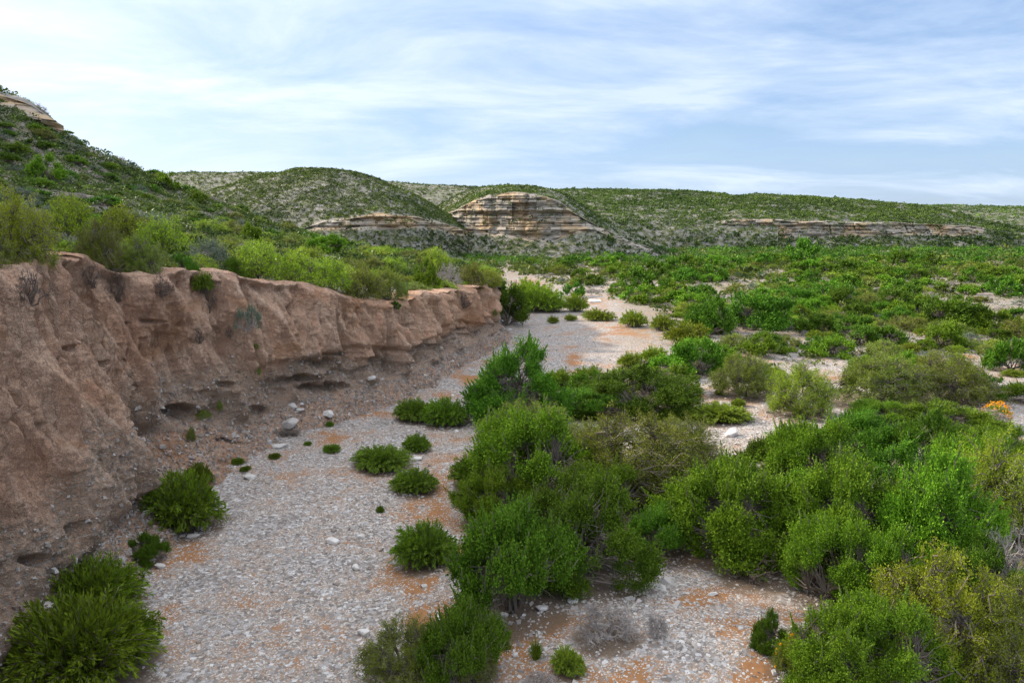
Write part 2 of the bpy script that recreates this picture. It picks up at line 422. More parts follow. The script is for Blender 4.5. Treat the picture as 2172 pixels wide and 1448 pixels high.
# vertical cracks
for (x0, y0, x1, y1, wd_, dep) in [(160, 615, 195, 770, 3.5, .5), (195, 770, 225, 960, 4, .55), (448, 600, 452, 690, 4, .4), (550, 690, 556, 800, 5, .6), (320, 720, 335, 870, 4, .35), (250, 600, 262, 640, 4, .4), (620, 640, 616, 700, 3, .3),
                                   (835, 640, 836, 662, 3, .5), (925, 640, 935, 690, 3, .35), (942, 640, 950, 680, 3, .35), (760, 655, 760, 690, 3, .25), (700, 640, 704, 690, 3, .25), (390, 600, 385, 690, 4, .3), (520, 600, 545, 670, 4, .35), (95, 700, 105, 780, 3, .25), (965, 690, 985, 660, 5, .6)]:
    q = np.clip(((a - x0) * (x1 - x0) + (b - y0) * (y1 - y0)) / ((x1 - x0) ** 2 + (y1 - y0) ** 2), 0, 1)
    dd = np.hypot(a - x0 - q * (x1 - x0) - 3 * vn(b / 14, 0.3, 0, 9), b - y0 - q * (y1 - y0))
    D -= (Kd == 1) * dep * np.exp(-(dd / wd_) ** 2)
X = X + nx[:, None] * D; Y = Y + ny[:, None] * D
tn = tal * np.sin(np.clip(Q, 0, 1) * math.pi) ** 0.6
Z = Z + tn * (0.75 * fbm(X / 1.8, Y / 1.8, 0, 4, 81) + 0.55 * (0.35 - np.abs(fbm(X / 1.1, Y / 1.1, 0, 3, 84))) + 0.16 * fbm(X / .35, Y / .35, 0, 3, 82)) + (Kd == 2) * (0.25 * fbm(X / 1.2, Y / 1.2, 0, 3, 83) * np.sin(np.clip(Q, 0, 1) * 3.1)) * 1.0
BX, BY, BZ = X, Y, Z
cong = np.clip((.85 - .85 * sstep(0.22, 0.42, hh + 0.22 * fbm(X / 2.4, Y / 2.4, Z / 2, 4, 91))) * (Kd == 1) + tal * .28 * (0.7 + 0.7 * fbm(X / 1.4, Y / 1.4, 0, 3, 96)), 0, 1)
ora = np.clip(sstep(0.12, .5, fbm(X / 2.1, Y / 2.1, Z / 1.1, 4, 93)) * .9 + blobs(a, b, [(680, 775, 40, 14, 1), (690, 760, 60, 14, .8), (1000, 690, 40, 16, .8), (850, 640, 160, 22, .5), (990, 650, 50, 40, .6), (480, 930, 60, 12, .7)]), 0, 1)
m_bank, t = new_mat('eroded_earth')
geo = t.n('ShaderNodeNewGeometry')
ca = t.n('ShaderNodeAttribute', attribute_name='cong'); oa = t.n('ShaderNodeAttribute', attribute_name='ora')
mz = t.n('ShaderNodeMapping', {'Vector': (geo, 0), 'Scale': (1, 1, 0.35)})
mh = t.n('ShaderNodeMapping', {'Vector': (geo, 0), 'Scale': (1, 1, 2.2)})
nb = t.noise(mz, 0.9, 5, 0.6); nm = t.noise((geo, 0), 5, 5, 0.65); nf = t.noise((geo, 0), 26, 4, 0.65)
c = t.mix(t.ramp(nb, [(0.35, 0.0), (0.65, 1.0)]), (0.66, 0.375, 0.245), (0.76, 0.54, 0.395))
c = t.mix(t.math('MULTIPLY', (oa, 2), 0.8), out(c), (0.42, 0.195, 0.075))
c = t.mix(t.ramp(nm, [(0.3, 0.0), (0.75, 0.6)]), out(c), (0.50, 0.315, 0.22))
vp = t.n('ShaderNodeTexVoronoi', {'Vector': mh, 'Scale': 10.0}); vpe = t.n('ShaderNodeTexVoronoi', {'Vector': mh, 'Scale': 10.0}, feature='DISTANCE_TO_EDGE')
sc = t.n('ShaderNodeSeparateColor', {0: (vp, 1)})
vq = t.n('ShaderNodeTexVoronoi', {'Vector': mh, 'Scale': 24.0}); sq = t.n('ShaderNodeSeparateColor', {0: (vq, 1)})
peb = t.ramp((sc, 0), [(0, (0.46, 0.315, 0.225)), (.6, (0.58, 0.46, 0.36)), (1, (0.56, 0.52, 0.48))])
peb2 = t.ramp((sq, 0), [(0, (0.33, 0.22, 0.16)), (.6, (0.46, 0.35, 0.27)), (1, (0.52, 0.46, 0.41))])
mcr = t.n('ShaderNodeMapping', {'Vector': t.n('ShaderNodeVectorMath', {0: (geo, 0), 1: t.n('ShaderNodeVectorMath', {0: (nm, 1), 'Scale': 0.5}, operation='SCALE')}, operation='ADD'), 'Scale': (1, 1, 0.32)})
crk = t.n('ShaderNodeTexVoronoi', {'Vector': mcr, 'Scale': 1.7}, feature='DISTANCE_TO_EDGE'); crk2 = t.n('ShaderNodeTexVoronoi', {'Vector': mcr, 'Scale': 5.5}, feature='DISTANCE_TO_EDGE')
ck = t.ramp((crk, 0), [(0.0, 0.0), (0.035, 1.0)]); ck2 = t.ramp((crk2, 0), [(0.0, 0.0), (0.06, 1.0)])
c = t.mix(t.math('MULTIPLY', t.math('SUBTRACT', 1.0, ck), t.ramp(nb, [(.45, 0.0), (.6, .6)])), out(c), (0.22, 0.125, 0.08))
kp = t.math('MULTIPLY', t.math('GREATER_THAN', t.math('ADD', (sc, 1), t.math('MULTIPLY', (ca, 2), 0.50)), 1.05), t.math('GREATER_THAN', (vpe, 0), 0.02))
kq = t.math('GREATER_THAN', t.math('ADD', (sq, 1), t.math('MULTIPLY', (ca, 2), 0.35)), 0.92)
cg = t.mix(t.math('MULTIPLY', (ca, 2), 0.6), out(c), (0.56, 0.405, 0.30))
c = t.mix(t.math('MULTIPLY', kq, 0.85), out(cg), (peb2, 0)); c = t.mix(kp, out(c), (peb, 0))
c = t.mix(t.ramp(nf, [(0.35, 0.45), (0.52, 0.0)]), out(c), (0.40, 0.24, 0.165))
h = t.math('ADD', t.math('ADD', t.math('MULTIPLY', nm, 1.6), t.math('ADD', t.math('MULTIPLY', ck, .35), t.math('MULTIPLY', ck2, .22))), t.math('ADD', t.math('MULTIPLY', nf, 0.8), t.math('ADD', t.math('MULTIPLY', kp, 0.45), t.math('MULTIPLY', kq, 0.25))))
finish(t, c, 0.95, h, 0.16, 1.0)
me = mesh_np('bank_terrain', np.stack([BX, BY, BZ], -1).reshape(-1, 3), grid_faces(nc, O.shape[1])[:, ::-1], True, [m_bank], attrs={'cong': cong, 'ora': ora})
tag(link('riverbank_terrain', me), kind='structure')
BPX, BPY, BD = proj(np.stack([BX, BY, BZ], -1))

# ------------------------------------------------------------------ hills and terrace: surfaces swept across the view, each with true depth
SURF = {}


def strata(z, seed):
    """how far each rock bed sticks out, for a height z"""
    return 0.55 * vn(0.3, z / 0.9, 0, seed) + 0.45 * vn(5.3, z / 2.3, 0, seed + 1) + 0.25 * vn(1.3, z / 0.38, 0, seed + 2)


def sweep(name, table, ncol, nrows, seed, cliff=None, rough=(1.2, 12), mat=None, kind='structure', back=None, dens=None):
    """table rows: (px, [(py, Y), ...]) with one (py, Y) per stage, near to far; back: (distance behind, drop)"""
    table = sorted(table, key=lambda r_: r_[0])
    xs = np.array([r_[0] for r_ in table], float); st = np.array([r_[1] for r_ in table], float)
    px = np.linspace(xs[0], xs[-1], ncol)
    k = np.linspace(-1, 1, 9); wd_ = np.median(np.diff(xs)) * .55
    pos = []
    for j in range(st.shape[1]):
        yy = sum(np.interp(px + ki * wd_, xs, st[:, j, 0]) for ki in k) / 9
        DD = sum(np.interp(px + ki * wd_, xs, st[:, j, 1]) for ki in k) / 9
        pos.append(at_y(px, yy, DD))
    if back: pos.append(pos[-1] + np.array([0, back[0], -back[1]]) + 0.0)
    pos = np.stack(pos, 1)            # col, stage, 3
    ns = pos.shape[1] - 1
    P, stage = [], []
    for j in range(ns):
        n_ = nrows[j]
        q = np.arange(n_) / n_ if j < ns - 1 else np.linspace(0, 1, n_)
        # Catmull-Rom through the stages except across a cliff
        p0, p1, p2, p3 = pos[:, max(j - 1, 0)], pos[:, j], pos[:, j + 1], pos[:, min(j + 2, ns)]
        if cliff is not None and j == cliff:
            seg = p1[:, None] + (p2 - p1)[:, None] * q[None, :, None]
        else:
            if cliff is not None and j == cliff + 1: p0 = p1
            if cliff is not None and j == cliff - 1: p3 = p2
            Lm = np.linalg.norm(p2 - p1, axis=-1)[:, None]
            m1 = (p2 - p0) / 2; m2 = (p3 - p1) / 2
            m1 = m1 / np.maximum(np.linalg.norm(m1, axis=-1)[:, None], .1) * np.minimum(np.linalg.norm(m1, axis=-1)[:, None], Lm)
            m2 = m2 / np.maximum(np.linalg.norm(m2, axis=-1)[:, None], .1) * np.minimum(np.linalg.norm(m2, axis=-1)[:, None], Lm)
            qq = q[None, :, None]
            seg = (2 * qq ** 3 - 3 * qq ** 2 + 1) * p1[:, None] + (qq ** 3 - 2 * qq ** 2 + qq) * m1[:, None] + (-2 * qq ** 3 + 3 * qq ** 2) * p2[:, None] + (qq ** 3 - qq ** 2) * m2[:, None]
        P.append(seg); stage.append(np.broadcast_to(j + q[None, :], seg.shape[:2]))
    P = np.concatenate(P, 1); stage = np.concatenate(stage, 1).copy()
    x, y, z = P[..., 0], P[..., 1], P[..., 2]
    amp, sc_ = rough
    edge = sstep(0, .25, stage)
    dz = amp * fbm(x / sc_, y / sc_, 0, 5, seed) * edge
    rock = np.zeros_like(z)
    if cliff is not None:
        inc = (stage >= cliff) & (stage <= cliff + 1)
        rock = sstep(cliff - .22, cliff, stage) * sstep(cliff + 1.22, cliff + 1.02, stage)
        rock = rock * sstep(2, 9, np.interp(px, xs, st[:, cliff, 0] - st[:, cliff + 1, 0]) + 6 * vn(px / 25, .5, 0, seed))[:, None]
        pd = -norm(np.stack([x, y], -1))
        prof = sstep(cliff, cliff + .06, stage) * sstep(cliff + 1, cliff + .94, stage)
        d_ = prof * (1.7 * strata(z + 0.6 * fbm(x / 30, y / 30, 0, 2, seed + 5), seed + 20) + 2.2 * fbm(x / 9, y / 9, z / 14, 4, seed + 6))
        lay = np.floor(z / 1.1 + 1.2 * vn(x / 18, y / 18, 0, seed + 31)); sc2 = np.hypot(x, y) * np.arctan2(x, y)
        blk = _h(np.floor(sc2 / 3.3 + _h(lay.astype(np.int64), 0, 0, seed) * 7).astype(np.int64), lay.astype(np.int64), 0 * lay.astype(np.int64), seed + 3)
        blk2 = _h(np.floor(sc2 / 9.0).astype(np.int64), np.floor(z / 3.4).astype(np.int64), 0 * lay.astype(np.int64), seed + 4)
        d_ += prof * (1.5 * (blk - .5) + 2.4 * (blk2 - .5))
        d_ -= prof * 1.6 * np.exp(-(np.abs(vn(x / 14, y / 40, z / 60, seed + 8)) / .06) ** 2)
        x = x + pd[..., 0] * d_; y = y + pd[..., 1] * d_
        dz = dz * (1 - prof)
    z = z + dz
    V = np.stack([x, y, z], -1)
    me = mesh_np(name, V.reshape(-1, 3), grid_faces(ncol, V.shape[1])[:, ::-1], True, [mat], attrs={'rock': rock})
    o = tag(link(name, me), kind=kind)
    SURF[name] = (V, stage, rock, px)
    return o


def rock_mat(name, soil1, soil2, talus, seed):
    m, t = new_mat(name)
    geo = t.n('ShaderNodeNewGeometry')
    ra = t.n('ShaderNodeAttribute', attribute_name='rock')
    wb = t.noise((geo, 0), 0.06, 3)
    sxyz = t.n('ShaderNodeSeparateXYZ', {0: (geo, 0)})
    zz = t.math('ADD', (sxyz, 2), t.math('MULTIPLY', wb, 2.0))
    bv = t.n('ShaderNodeCombineXYZ', {0: t.math('MULTIPLY', (sxyz, 0), 0.035), 1: t.math('MULTIPLY', (sxyz, 1), 0.035), 2: t.math('MULTIPLY', zz, 0.9)})
    b1 = t.noise(bv, 1.0, 5, 0.7); b2 = t.noise(bv, 3.1, 3, 0.7)
    col = t.ramp(b1, [(0.25, (0.11, 0.085, 0.065)), (0.42, (0.27, 0.235, 0.195)), (0.55, (0.40, 0.36, 0.305)), (0.7, (0.24, 0.205, 0.17)), (0.85, (0.46, 0.42, 0.37))])
    och = t.noise((geo, 0), 0.12, 4, 0.6)
    c = t.mix(t.math('MULTIPLY', t.ramp(och, [(0.46, 0.0), (0.60, 1.0)]), 0.60), (col, 0), (0.50, 0.32, 0.15))
    c = t.mix(t.ramp(b2, [(0.36, 0.85), (0.46, 0.0)]), out(c), (0.07, 0.055, 0.045))
    n1 = t.noise((geo, 0), 0.30, 6, 0.7); n2 = t.noise((geo, 0), 1.1, 5, 0.7)
    g = t.mix(n2, soil1, soil2)
    g = t.mix(t.ramp(n1, [(0.43, 0.0), (0.58, 1.0)]), out(g), out(t.mix(n2, tuple(x_ * .62 for x_ in talus), talus)))
    c = t.mix(t.ramp((ra, 2), [(0.25, 0.0), (0.75, 1.0)]), out(g), out(c))
    h = t.math('ADD', t.math('MULTIPLY', b2, (ra, 2)), t.math('MULTIPLY', n2, 0.7))
    finish(t, c, 0.95, h, 0.6, 0.8)
    return m


m_hill = rock_mat('dry_hill_ground', (0.05, 0.062, 0.024), (0.135, 0.14, 0.068), (0.29, 0.27, 0.245), 1)
m_hill2 = rock_mat('dry_terrace_ground', (0.075, 0.075, 0.04), (0.18, 0.16, 0.11), (0.30, 0.26, 0.23), 2)

# far skyline plateau on the left, behind the mound
sweep('far_left_hill', [(x_, [(520, 400), (450, 430), (s_, 520)]) for x_, s_ in ((200, 385), (330, 376), (380, 368), (450, 365), (560, 366), (640, 366), (740, 384), (860, 392), (960, 393), (1080, 399), (1180, 408), (1300, 430))],
      300, (30, 50, 8), 101, None, (2.0, 30), m_hill, back=(80, 30))
# plateau between the centre cliff and the long mesa
sweep('middle_plateau_hill', [(x_, [(546, 330), (b_, 345), (450, 372), (s_, 470)]) for x_, s_, b_ in ((1040, 412, 500), (1165, 407, 495), (1250, 407, 492), (1340, 408, 492), (1440, 410, 490), (1540, 418, 492), (1650, 436, 492))],
      330, (40, 50, 60, 8), 111, None, (2.2, 22), m_hill, back=(80, 30))
# far right plateau
sweep('far_right_hill', [(x_, [(532, 440), (490, 470), (s_, 640)]) for x_, s_ in ((1780, 470), (1880, 440), (1960, 436), (2040, 436), (2172, 440), (2400, 446), (2700, 450))],
      260, (30, 50, 8), 121, None, (2.0, 30), m_hill, back=(120, 30))
# rounded mound left of centre, with a low cliff band
sweep('rounded_mound_hill', [
    (380, [(560, 215), (500, 240), (490, 243), (455, 265), (440, 300)]),
    (440, [(558, 215), (505, 235), (498, 238), (450, 262), (412, 300)]),
    (540, [(556, 215), (501, 232), (499, 234), (430, 258), (378, 300)]),
    (650, [(554, 215), (489, 230), (484, 232), (415, 255), (359, 300)]),
    (720, [(553, 215), (484, 228), (466, 230), (412, 252), (363, 295)]),
    (800, [(552, 218), (480, 229), (454, 231), (420, 248), (384, 285)]),
    (860, [(551, 222), (478, 232), (457, 234), (430, 252), (405, 285)]),
    (905, [(550, 228), (476, 242), (465, 244), (446, 256), (432, 280)]),
    (950, [(549, 240), (490, 256), (478, 258), (468, 270), (458, 290)]),
    (1010, [(548, 260), (505, 275), (498, 277), (490, 290), (484, 310)])],
      460, (46, 34, 50, 46, 8), 131, 1, (1.1, 9), m_hill, back=(60, 25))
# the banded cliff in the centre
sweep('banded_cliff_hill', [
    (880, [(552, 285), (500, 300), (492, 302), (482, 315), (472, 335)]),
    (935, [(551, 270), (482, 288), (466, 290), (452, 305), (440, 330)]),
    (985, [(550, 255), (486, 272), (432, 275), (424, 292), (412, 325)]),
    (1040, [(549, 246), (498, 262), (412, 266), (407, 280), (402, 320)]),
    (1090, [(548, 240), (502, 256), (409, 260), (405, 274), (401, 315)]),
    (1150, [(548, 238), (514, 250), (414, 256), (408, 270), (404, 310)]),
    (1195, [(548, 238), (508, 250), (434, 256), (420, 270), (415, 300)]),
    (1235, [(547, 238), (478, 252), (462, 256), (450, 268), (444, 290)]),
    (1290, [(547, 238), (500, 252), (492, 256), (484, 266), (478, 280)]),
    (1350, [(547, 240), (522, 250), (518, 253), (512, 262), (508, 275)]),
    (1420, [(548, 245), (544, 250), (542, 253), (541, 262), (541, 275)])],
      560, (46, 90, 40, 40, 8), 141, 1, (1.0, 8), m_hill, back=(60, 25))
# the long mesa on the right
sweep('long_mesa_hill', [
    (1430, [(541, 345), (520, 368), (516, 371), (502, 388), (490, 420)]),
    (1480, [(540, 335), (503, 356), (481, 359), (462, 376), (452, 420)]),
    (1530, [(540, 330), (496, 350), (468, 354), (446, 372), (421, 420)]),
    (1600, [(539, 328), (503, 348), (467, 352), (444, 370), (415, 425)]),
    (1660, [(539, 326), (501, 346), (469, 350), (448, 368), (417, 425)]),
    (1720, [(538, 326), (500, 346), (470, 350), (449, 368), (422, 425)]),
    (1800, [(537, 328), (498, 348), (471, 352), (452, 370), (427, 425)]),
    (1880, [(536, 330), (496, 350), (473, 354), (455, 372), (434, 425)]),
    (1950, [(535, 332), (497, 352), (475, 356), (460, 372), (441, 420)]),
    (2020, [(534, 335), (497, 355), (478, 359), (468, 372), (455, 400)]),
    (2085, [(533, 338), (490, 358), (484, 362), (480, 374), (474, 395)]),
    (2172, [(532, 345), (496, 365), (492, 370), (490, 380), (487, 395)]),
    (2300, [(532, 350), (502, 370), (500, 375), (498, 385), (496, 395)]),
    (2600, [(532, 360), (510, 380), (508, 385), (506, 395), (504, 405)])],
      640, (40, 40, 44, 44, 8), 151, 1, (1.0, 8), m_hill, back=(60, 25))
# terrace behind the bank and the near hillside above it
edge = []
ex, ey, _ = proj(np.stack([topx, topy, zt], -1))
mm = (topy < 73) & (topy > 9); eo = np.argsort(ex[mm]); exs, eYs, ezs = ex[mm][eo], topy[mm][eo], zt[mm][eo]


def t_edge(px):
    Yv = float(np.interp(px, exs, eYs)) + 1.6; zv = float(np.interp(px, exs, ezs)) - 0.30
    d = ray(px, 600.0); X_ = d[0] / d[1] * Yv
    return float(proj(np.array([X_, Yv, zv]))[1]), Yv


hl = [(-1500, 520, 20, 470, 35, 300, 60, -900, 100), (-900, 480, 26, 440, 40, 250, 66, -360, 105), (-500, 500, 32, 430, 46, 220, 72, -80, 108), (-250, 505, 36, 430, 50, 260, 76, 70, 110), (-80, 508, 40, 432, 54, 300, 80, 150, 112), (0, 508, 42, 435, 56, 320, 82, 196, 114),
      (70, 508, 44, 440, 58, 345, 84, 236, 114), (130, 510, 46, 445, 60, 370, 86, 284, 114), (200, 512, 48, 452, 62, 392, 88, 330, 116), (280, 516, 50, 462, 64, 416, 92, 373, 120), (340, 520, 54, 470, 68, 430, 95, 396, 122),
      (440, 528, 58, 486, 74, 458, 98, 434, 126), (560, 538, 64, 506, 82, 492, 102, 478, 130), (680, 546, 70, 530, 92, 524, 112, 520, 136), (780, 552, 78, 546, 100, 543, 118, 541, 140), (880, 560, 84, 554, 104, 550, 120, 549, 140),
      (980, 572, 84, 562, 98, 558, 108, 556, 120), (1040, 588, 82, 578, 88, 574, 92, 574, 98), (1062, 600, 80, 596, 82, 595, 84, 597, 88)]
tab = []
for r_ in hl:
    e = t_edge(r_[0])
    tab.append((r_[0], [e, (r_[1], max(r_[2], e[1] + 2)), (r_[3], max(r_[4], e[1] + 4)), (r_[5], max(r_[6], e[1] + 6)), (r_[7], max(r_[8], e[1] + 8))]))
sweep('near_hillside', tab, 760, (50, 60, 90, 90, 10), 161, None, (0.9, 7), m_hill2, back=(35, 22))

# ------------------------------------------------------------------ plant builders
def leaves(C, Dr, L, Wd, r=None, flat=0.0):
    """rhombus leaves at C (n,3) pointing along Dr, length L, width Wd"""
    r = r or rng
    n = len(C); L = np.broadcast_to(L, n)[:, None]; Wd = np.broadcast_to(Wd, n)[:, None]
    a = norm(Dr); b = norm(np.cross(a, norm(r.normal(size=(n, 3)) + np.array([0, 0, flat])))) 
    V = np.stack([C - a * L / 2, C + b * Wd / 2 - a * L * .05, C + a * L / 2, C - b * Wd / 2 - a * L * .05], 1)
    return V.reshape(-1, 3)


def tubes(P0, P1, r0, r1, k=4):
    n = len(P0); d = norm(P1 - P0)
    u = norm(np.cross(d, np.where(np.abs(d[:, 2:3]) > .9, np.array([[1., 0, 0]]), np.array([[0, 0, 1.]])))); v = np.cross(d, u)
    an = np.arange(k) * 2 * math.pi / k
    ring = np.cos(an)[None, :, None] * u[:, None] + np.sin(an)[None, :, None] * v[:, None]
    r0 = np.broadcast_to(r0, n)[:, None, None]; r1 = np.broadcast_to(r1, n)[:, None, None]
    V = np.concatenate([P0[:, None] + ring * r0, P1[:, None] + ring * r1], 1).reshape(-1, 3)
    i = np.arange(k); q = np.stack([i, (i + 1) % k, (i + 1) % k + k, i + k], -1)
    return V, (np.arange(n)[:, None, None] * 2 * k + q[None]).reshape(-1, 4)


def curve_tubes(P, r0, r1, k=4):
    """P (n, m, 3) polylines tapering r0 -> r1"""
    n, m, _ = P.shape; tt = np.linspace(0, 1, m)
    r0 = np.broadcast_to(r0, n)[:, None]; r1 = np.broadcast_to(r1, n)[:, None]
    R_ = r0 + (r1 - r0) * tt[None]
    return tubes(P[:, :-1].reshape(-1, 3), P[:, 1:].reshape(-1, 3), R_[:, :-1].ravel(), R_[:, 1:].ravel(), k)


def dome_dir(n, r, low=-0.1):
    z = r.uniform(low, 1, n); a = r.uniform(0, 2 * math.pi, n); s = np.sqrt(np.maximum(1 - z * z, 0))
    return np.stack([s * np.cos(a), s * np.sin(a), z], -1)


def lumpy(d, seed, amp=0.22, f=1.7):
    return 1 + amp * 1.6 * fbm(d[:, 0] * f + seed, d[:, 1] * f, d[:, 2] * f, 3, seed)


def bend(P0, P1, m, r, amp):
    q = np.linspace(0, 1, m)[None, :, None]
    j = r.normal(size=(len(P0), m, 3)) * amp * np.sin(q * math.pi) ** .5
    return P0[:, None] * (1 - q) + P1[:, None] * q + j * np.linalg.norm(P1 - P0, axis=-1)[:, None, None]


# every builder returns (leaf verts, leaf tint per face, branch verts, branch faces) for a plant of radius 1 and height about 1
def p_leafy(seed, ncl, nlf, leaf, cl=0.17, low=-0.15, twigs=60, shell=0.55, amp=0.22, thick=1.0):
    r = np.random.default_rng(seed)
    d = dome_dir(ncl, r, low); rad_ = lumpy(d, seed, amp) * r.uniform(shell, 1, ncl) ** .6
    nlb = 19; ld_ = dome_dir(nlb, r, -.30); lc = ld_ * (r.uniform(.48, .80, nlb))[:, None] * np.array([1, 1, .85]); lc[:, 2] = np.maximum(lc[:, 2], -.02); lr = r.uniform(.20, .40, nlb)
    lb = r.integers(0, nlb, ncl); dl = norm(d + ld_[lb] * .9 + np.array([0, 0, .25]))
    C = (lc[lb] + dl * (lr[lb] * r.uniform(.6, 1.1, ncl))[:, None]) * np.array([1, 1, 0.92]) + np.array([0, 0, 0.14]); C[:, 2] = np.maximum(C[:, 2], 0.03)
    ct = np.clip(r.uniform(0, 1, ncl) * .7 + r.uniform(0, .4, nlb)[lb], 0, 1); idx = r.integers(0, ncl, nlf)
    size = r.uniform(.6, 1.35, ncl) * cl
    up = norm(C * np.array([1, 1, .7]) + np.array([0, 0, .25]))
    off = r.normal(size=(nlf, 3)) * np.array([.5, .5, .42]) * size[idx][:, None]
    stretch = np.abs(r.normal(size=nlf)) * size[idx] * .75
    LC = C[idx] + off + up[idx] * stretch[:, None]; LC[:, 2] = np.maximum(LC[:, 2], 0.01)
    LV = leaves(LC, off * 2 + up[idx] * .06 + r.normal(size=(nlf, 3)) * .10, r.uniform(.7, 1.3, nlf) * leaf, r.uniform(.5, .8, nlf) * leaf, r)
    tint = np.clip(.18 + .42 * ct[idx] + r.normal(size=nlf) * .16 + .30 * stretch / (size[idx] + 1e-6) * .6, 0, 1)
    nsh = ncl // 2; sb = C[r.integers(0, ncl, nsh)]; sb = sb + norm(sb) * cl * .5; sd = norm(norm(sb) + np.array([0, 0, .7]) + r.normal(size=(nsh, 3)) * .35); sl_ = r.uniform(.10, .36, nsh) ** 1.1
    nl2 = max(nlf // 3, 200); nlf = nlf * 4 // 5; si = r.integers(0, nsh, nl2); q2 = r.uniform(0, 1, nl2)
    L2 = sb[si] + sd[si] * (q2 * sl_[si])[:, None] + r.normal(size=(nl2, 3)) * cl * .13 * (1.2 - q2)[:, None]; L2[:, 2] = np.maximum(L2[:, 2], .02)
    LV = np.concatenate([LV, leaves(L2, sd[si] + r.normal(size=(nl2, 3)) * .7, r.uniform(.7, 1.2, nl2) * leaf, r.uniform(.45, .75, nl2) * leaf, r)])
    tint = np.r_[tint, np.clip(.5 + .35 * q2 + r.normal(size=nl2) * .15, 0, 1)]
    ns = 9; base = r.normal(size=(ns, 3)) * np.array([.10, .10, 0]); tip = dome_dir(ns, r, .1) * .62 + np.array([0, 0, .1])
    B1 = bend(base, tip, 6, r, .05)
    pts = B1[:, 2:].reshape(-1, 3)
    near = np.argmin(((C[:, None] - pts[None]) ** 2).sum(-1) + np.where(pts[None, :, 2] > C[:, None, 2] + .05, .3, 0), 1)
    B2 = bend(pts[near], C, 4, r, .06)
    V1, F1 = curve_tubes(B1, .030 * thick, .012 * thick, 5); V2, F2 = curve_tubes(np.concatenate([B2, bend(sb, sb + sd * sl_[:, None], 4, r, .04)]), .010 * thick, .004 * thick, 3)
    tb = pts[r.integers(0, len(pts), twigs)]; te = tb + norm(r.normal(size=(twigs, 3)) + np.array([0, 0, .1]) + tb) * r.uniform(.2, .5, twigs)[:, None]
    te[:, 2] = np.maximum(te[:, 2], .03)
    V3, F3 = curve_tubes(bend(tb, te, 4, r, .08), .006 * thick, .002 * thick, 3)
    return LV, tint, np.concatenate([V1, V2, V3]), np.concatenate([F1, F2 + len(V1), F3 + len(V1) + len(V2)])


def p_willow(seed, nst, per, leaf, spread=1.0, curl=.25):
    """upright narrow-leaved shoots fanning from the base"""
    r = np.random.default_rng(seed)
    d = dome_dir(nst, r, .12); d[:, :2] *= spread
    rad_ = lumpy(d, seed, .16) * r.uniform(.55, 1.02, nst)
    tip = d * rad_[:, None] * np.array([1, 1, .9]) + np.array([0, 0, .06])
    base = np.c_[tip[:, :2] * r.uniform(.15, .62, nst)[:, None] + r.normal(size=(nst, 2)) * .05, np.zeros(nst)]
    m = 7; q = np.linspace(0, 1, m)
    P = base[:, None] * (1 - q[None, :, None]) + tip[:, None] * q[None, :, None]
    P[..., 2] += curl * np.sin(q * math.pi)[None] * np.linalg.norm(tip[:, :2], axis=-1)[:, None] * .8
    P += r.normal(size=P.shape) * .012
    V1, F1 = curve_tubes(P, .008, .003, 3)
    si = np.repeat(np.arange(nst), per); u = r.uniform(.22, 1.0, len(si)) ** .8
    k = np.clip((u * (m - 1)).astype(int), 0, m - 2); f = (u * (m - 1) - k)[:, None]
    c = P[si, k] * (1 - f) + P[si, k + 1] * f; a = norm(P[si, k + 1] - P[si, k])
    o_ = norm(r.normal(size=(len(si), 3)))
    dr = a + o_ * .55
    LC = c + norm(dr) * leaf * .5 + o_ * leaf * .15
    LV = leaves(LC, dr, r.uniform(.7, 1.3, len(si)) * leaf, r.uniform(.18, .3, len(si)) * leaf, r)
    st = r.uniform(0, 1, nst)
    tint = np.clip(-.05 + .45 * u + .4 * st[si] + r.normal(size=len(si)) * .12, 0, 1)
    return LV, tint, V1, F1


def p_airy(seed, nb, nlf, leaf, fuzz=.09, zig=.10):
    """open thorny crown: many fine crooked branches, feathery leaf sprays along the outer half"""
    r = np.random.default_rng(seed)
    ns = 8; base = r.normal(size=(ns, 3)) * np.array([.07, .07, 0]); tip = dome_dir(ns, r, .15) * .60 + np.array([0, 0, .12])
    B1 = bend(base, tip, 7, r, .07); pts = B1[:, 2:].reshape(-1, 3)
    d = dome_dir(nb, r, -.05); C = d * (lumpy(d, seed, .26) * r.uniform(.6, 1.05, nb))[:, None] * np.array([1, 1, .84]) + np.array([0, 0, .16]); C[:, 2] = np.maximum(C[:, 2], .04)
    near = np.argmin(((C[:, None] - pts[None]) ** 2).sum(-1) + np.where(pts[None, :, 2] > C[:, None, 2] + .08, .25, 0), 1)
    B2 = bend(pts[near], C, 8, r, zig)
    V1, F1 = curve_tubes(B1, .032, .014, 5); V2, F2 = curve_tubes(B2, .011, .0035, 3)
    si = r.integers(0, nb, nlf); u = r.uniform(.42, 1.0, nlf) ** .8
    k = np.clip((u * 7).astype(int), 0, 6); f = (u * 7 - k)[:, None]
    c = B2[si, k] * (1 - f) + B2[si, k + 1] * f; a = norm(B2[si, k + 1] - B2[si, k])
    o_ = r.normal(size=(nlf, 3)) * fuzz * .5
    LV = leaves(c + o_, a * .4 + o_ * 9 + r.normal(size=(nlf, 3)) * .3, r.uniform(.7, 1.4, nlf) * leaf, r.uniform(.3, .5, nlf) * leaf, r)
    bt = r.uniform(0, 1, nb)
    tint = np.clip(.15 + .6 * bt[si] + r.normal(size=nlf) * .17 + .1 * u, 0, 1)
    return LV, tint, np.concatenate([V1, V2]), np.concatenate([F1, F2 + len(V1)])


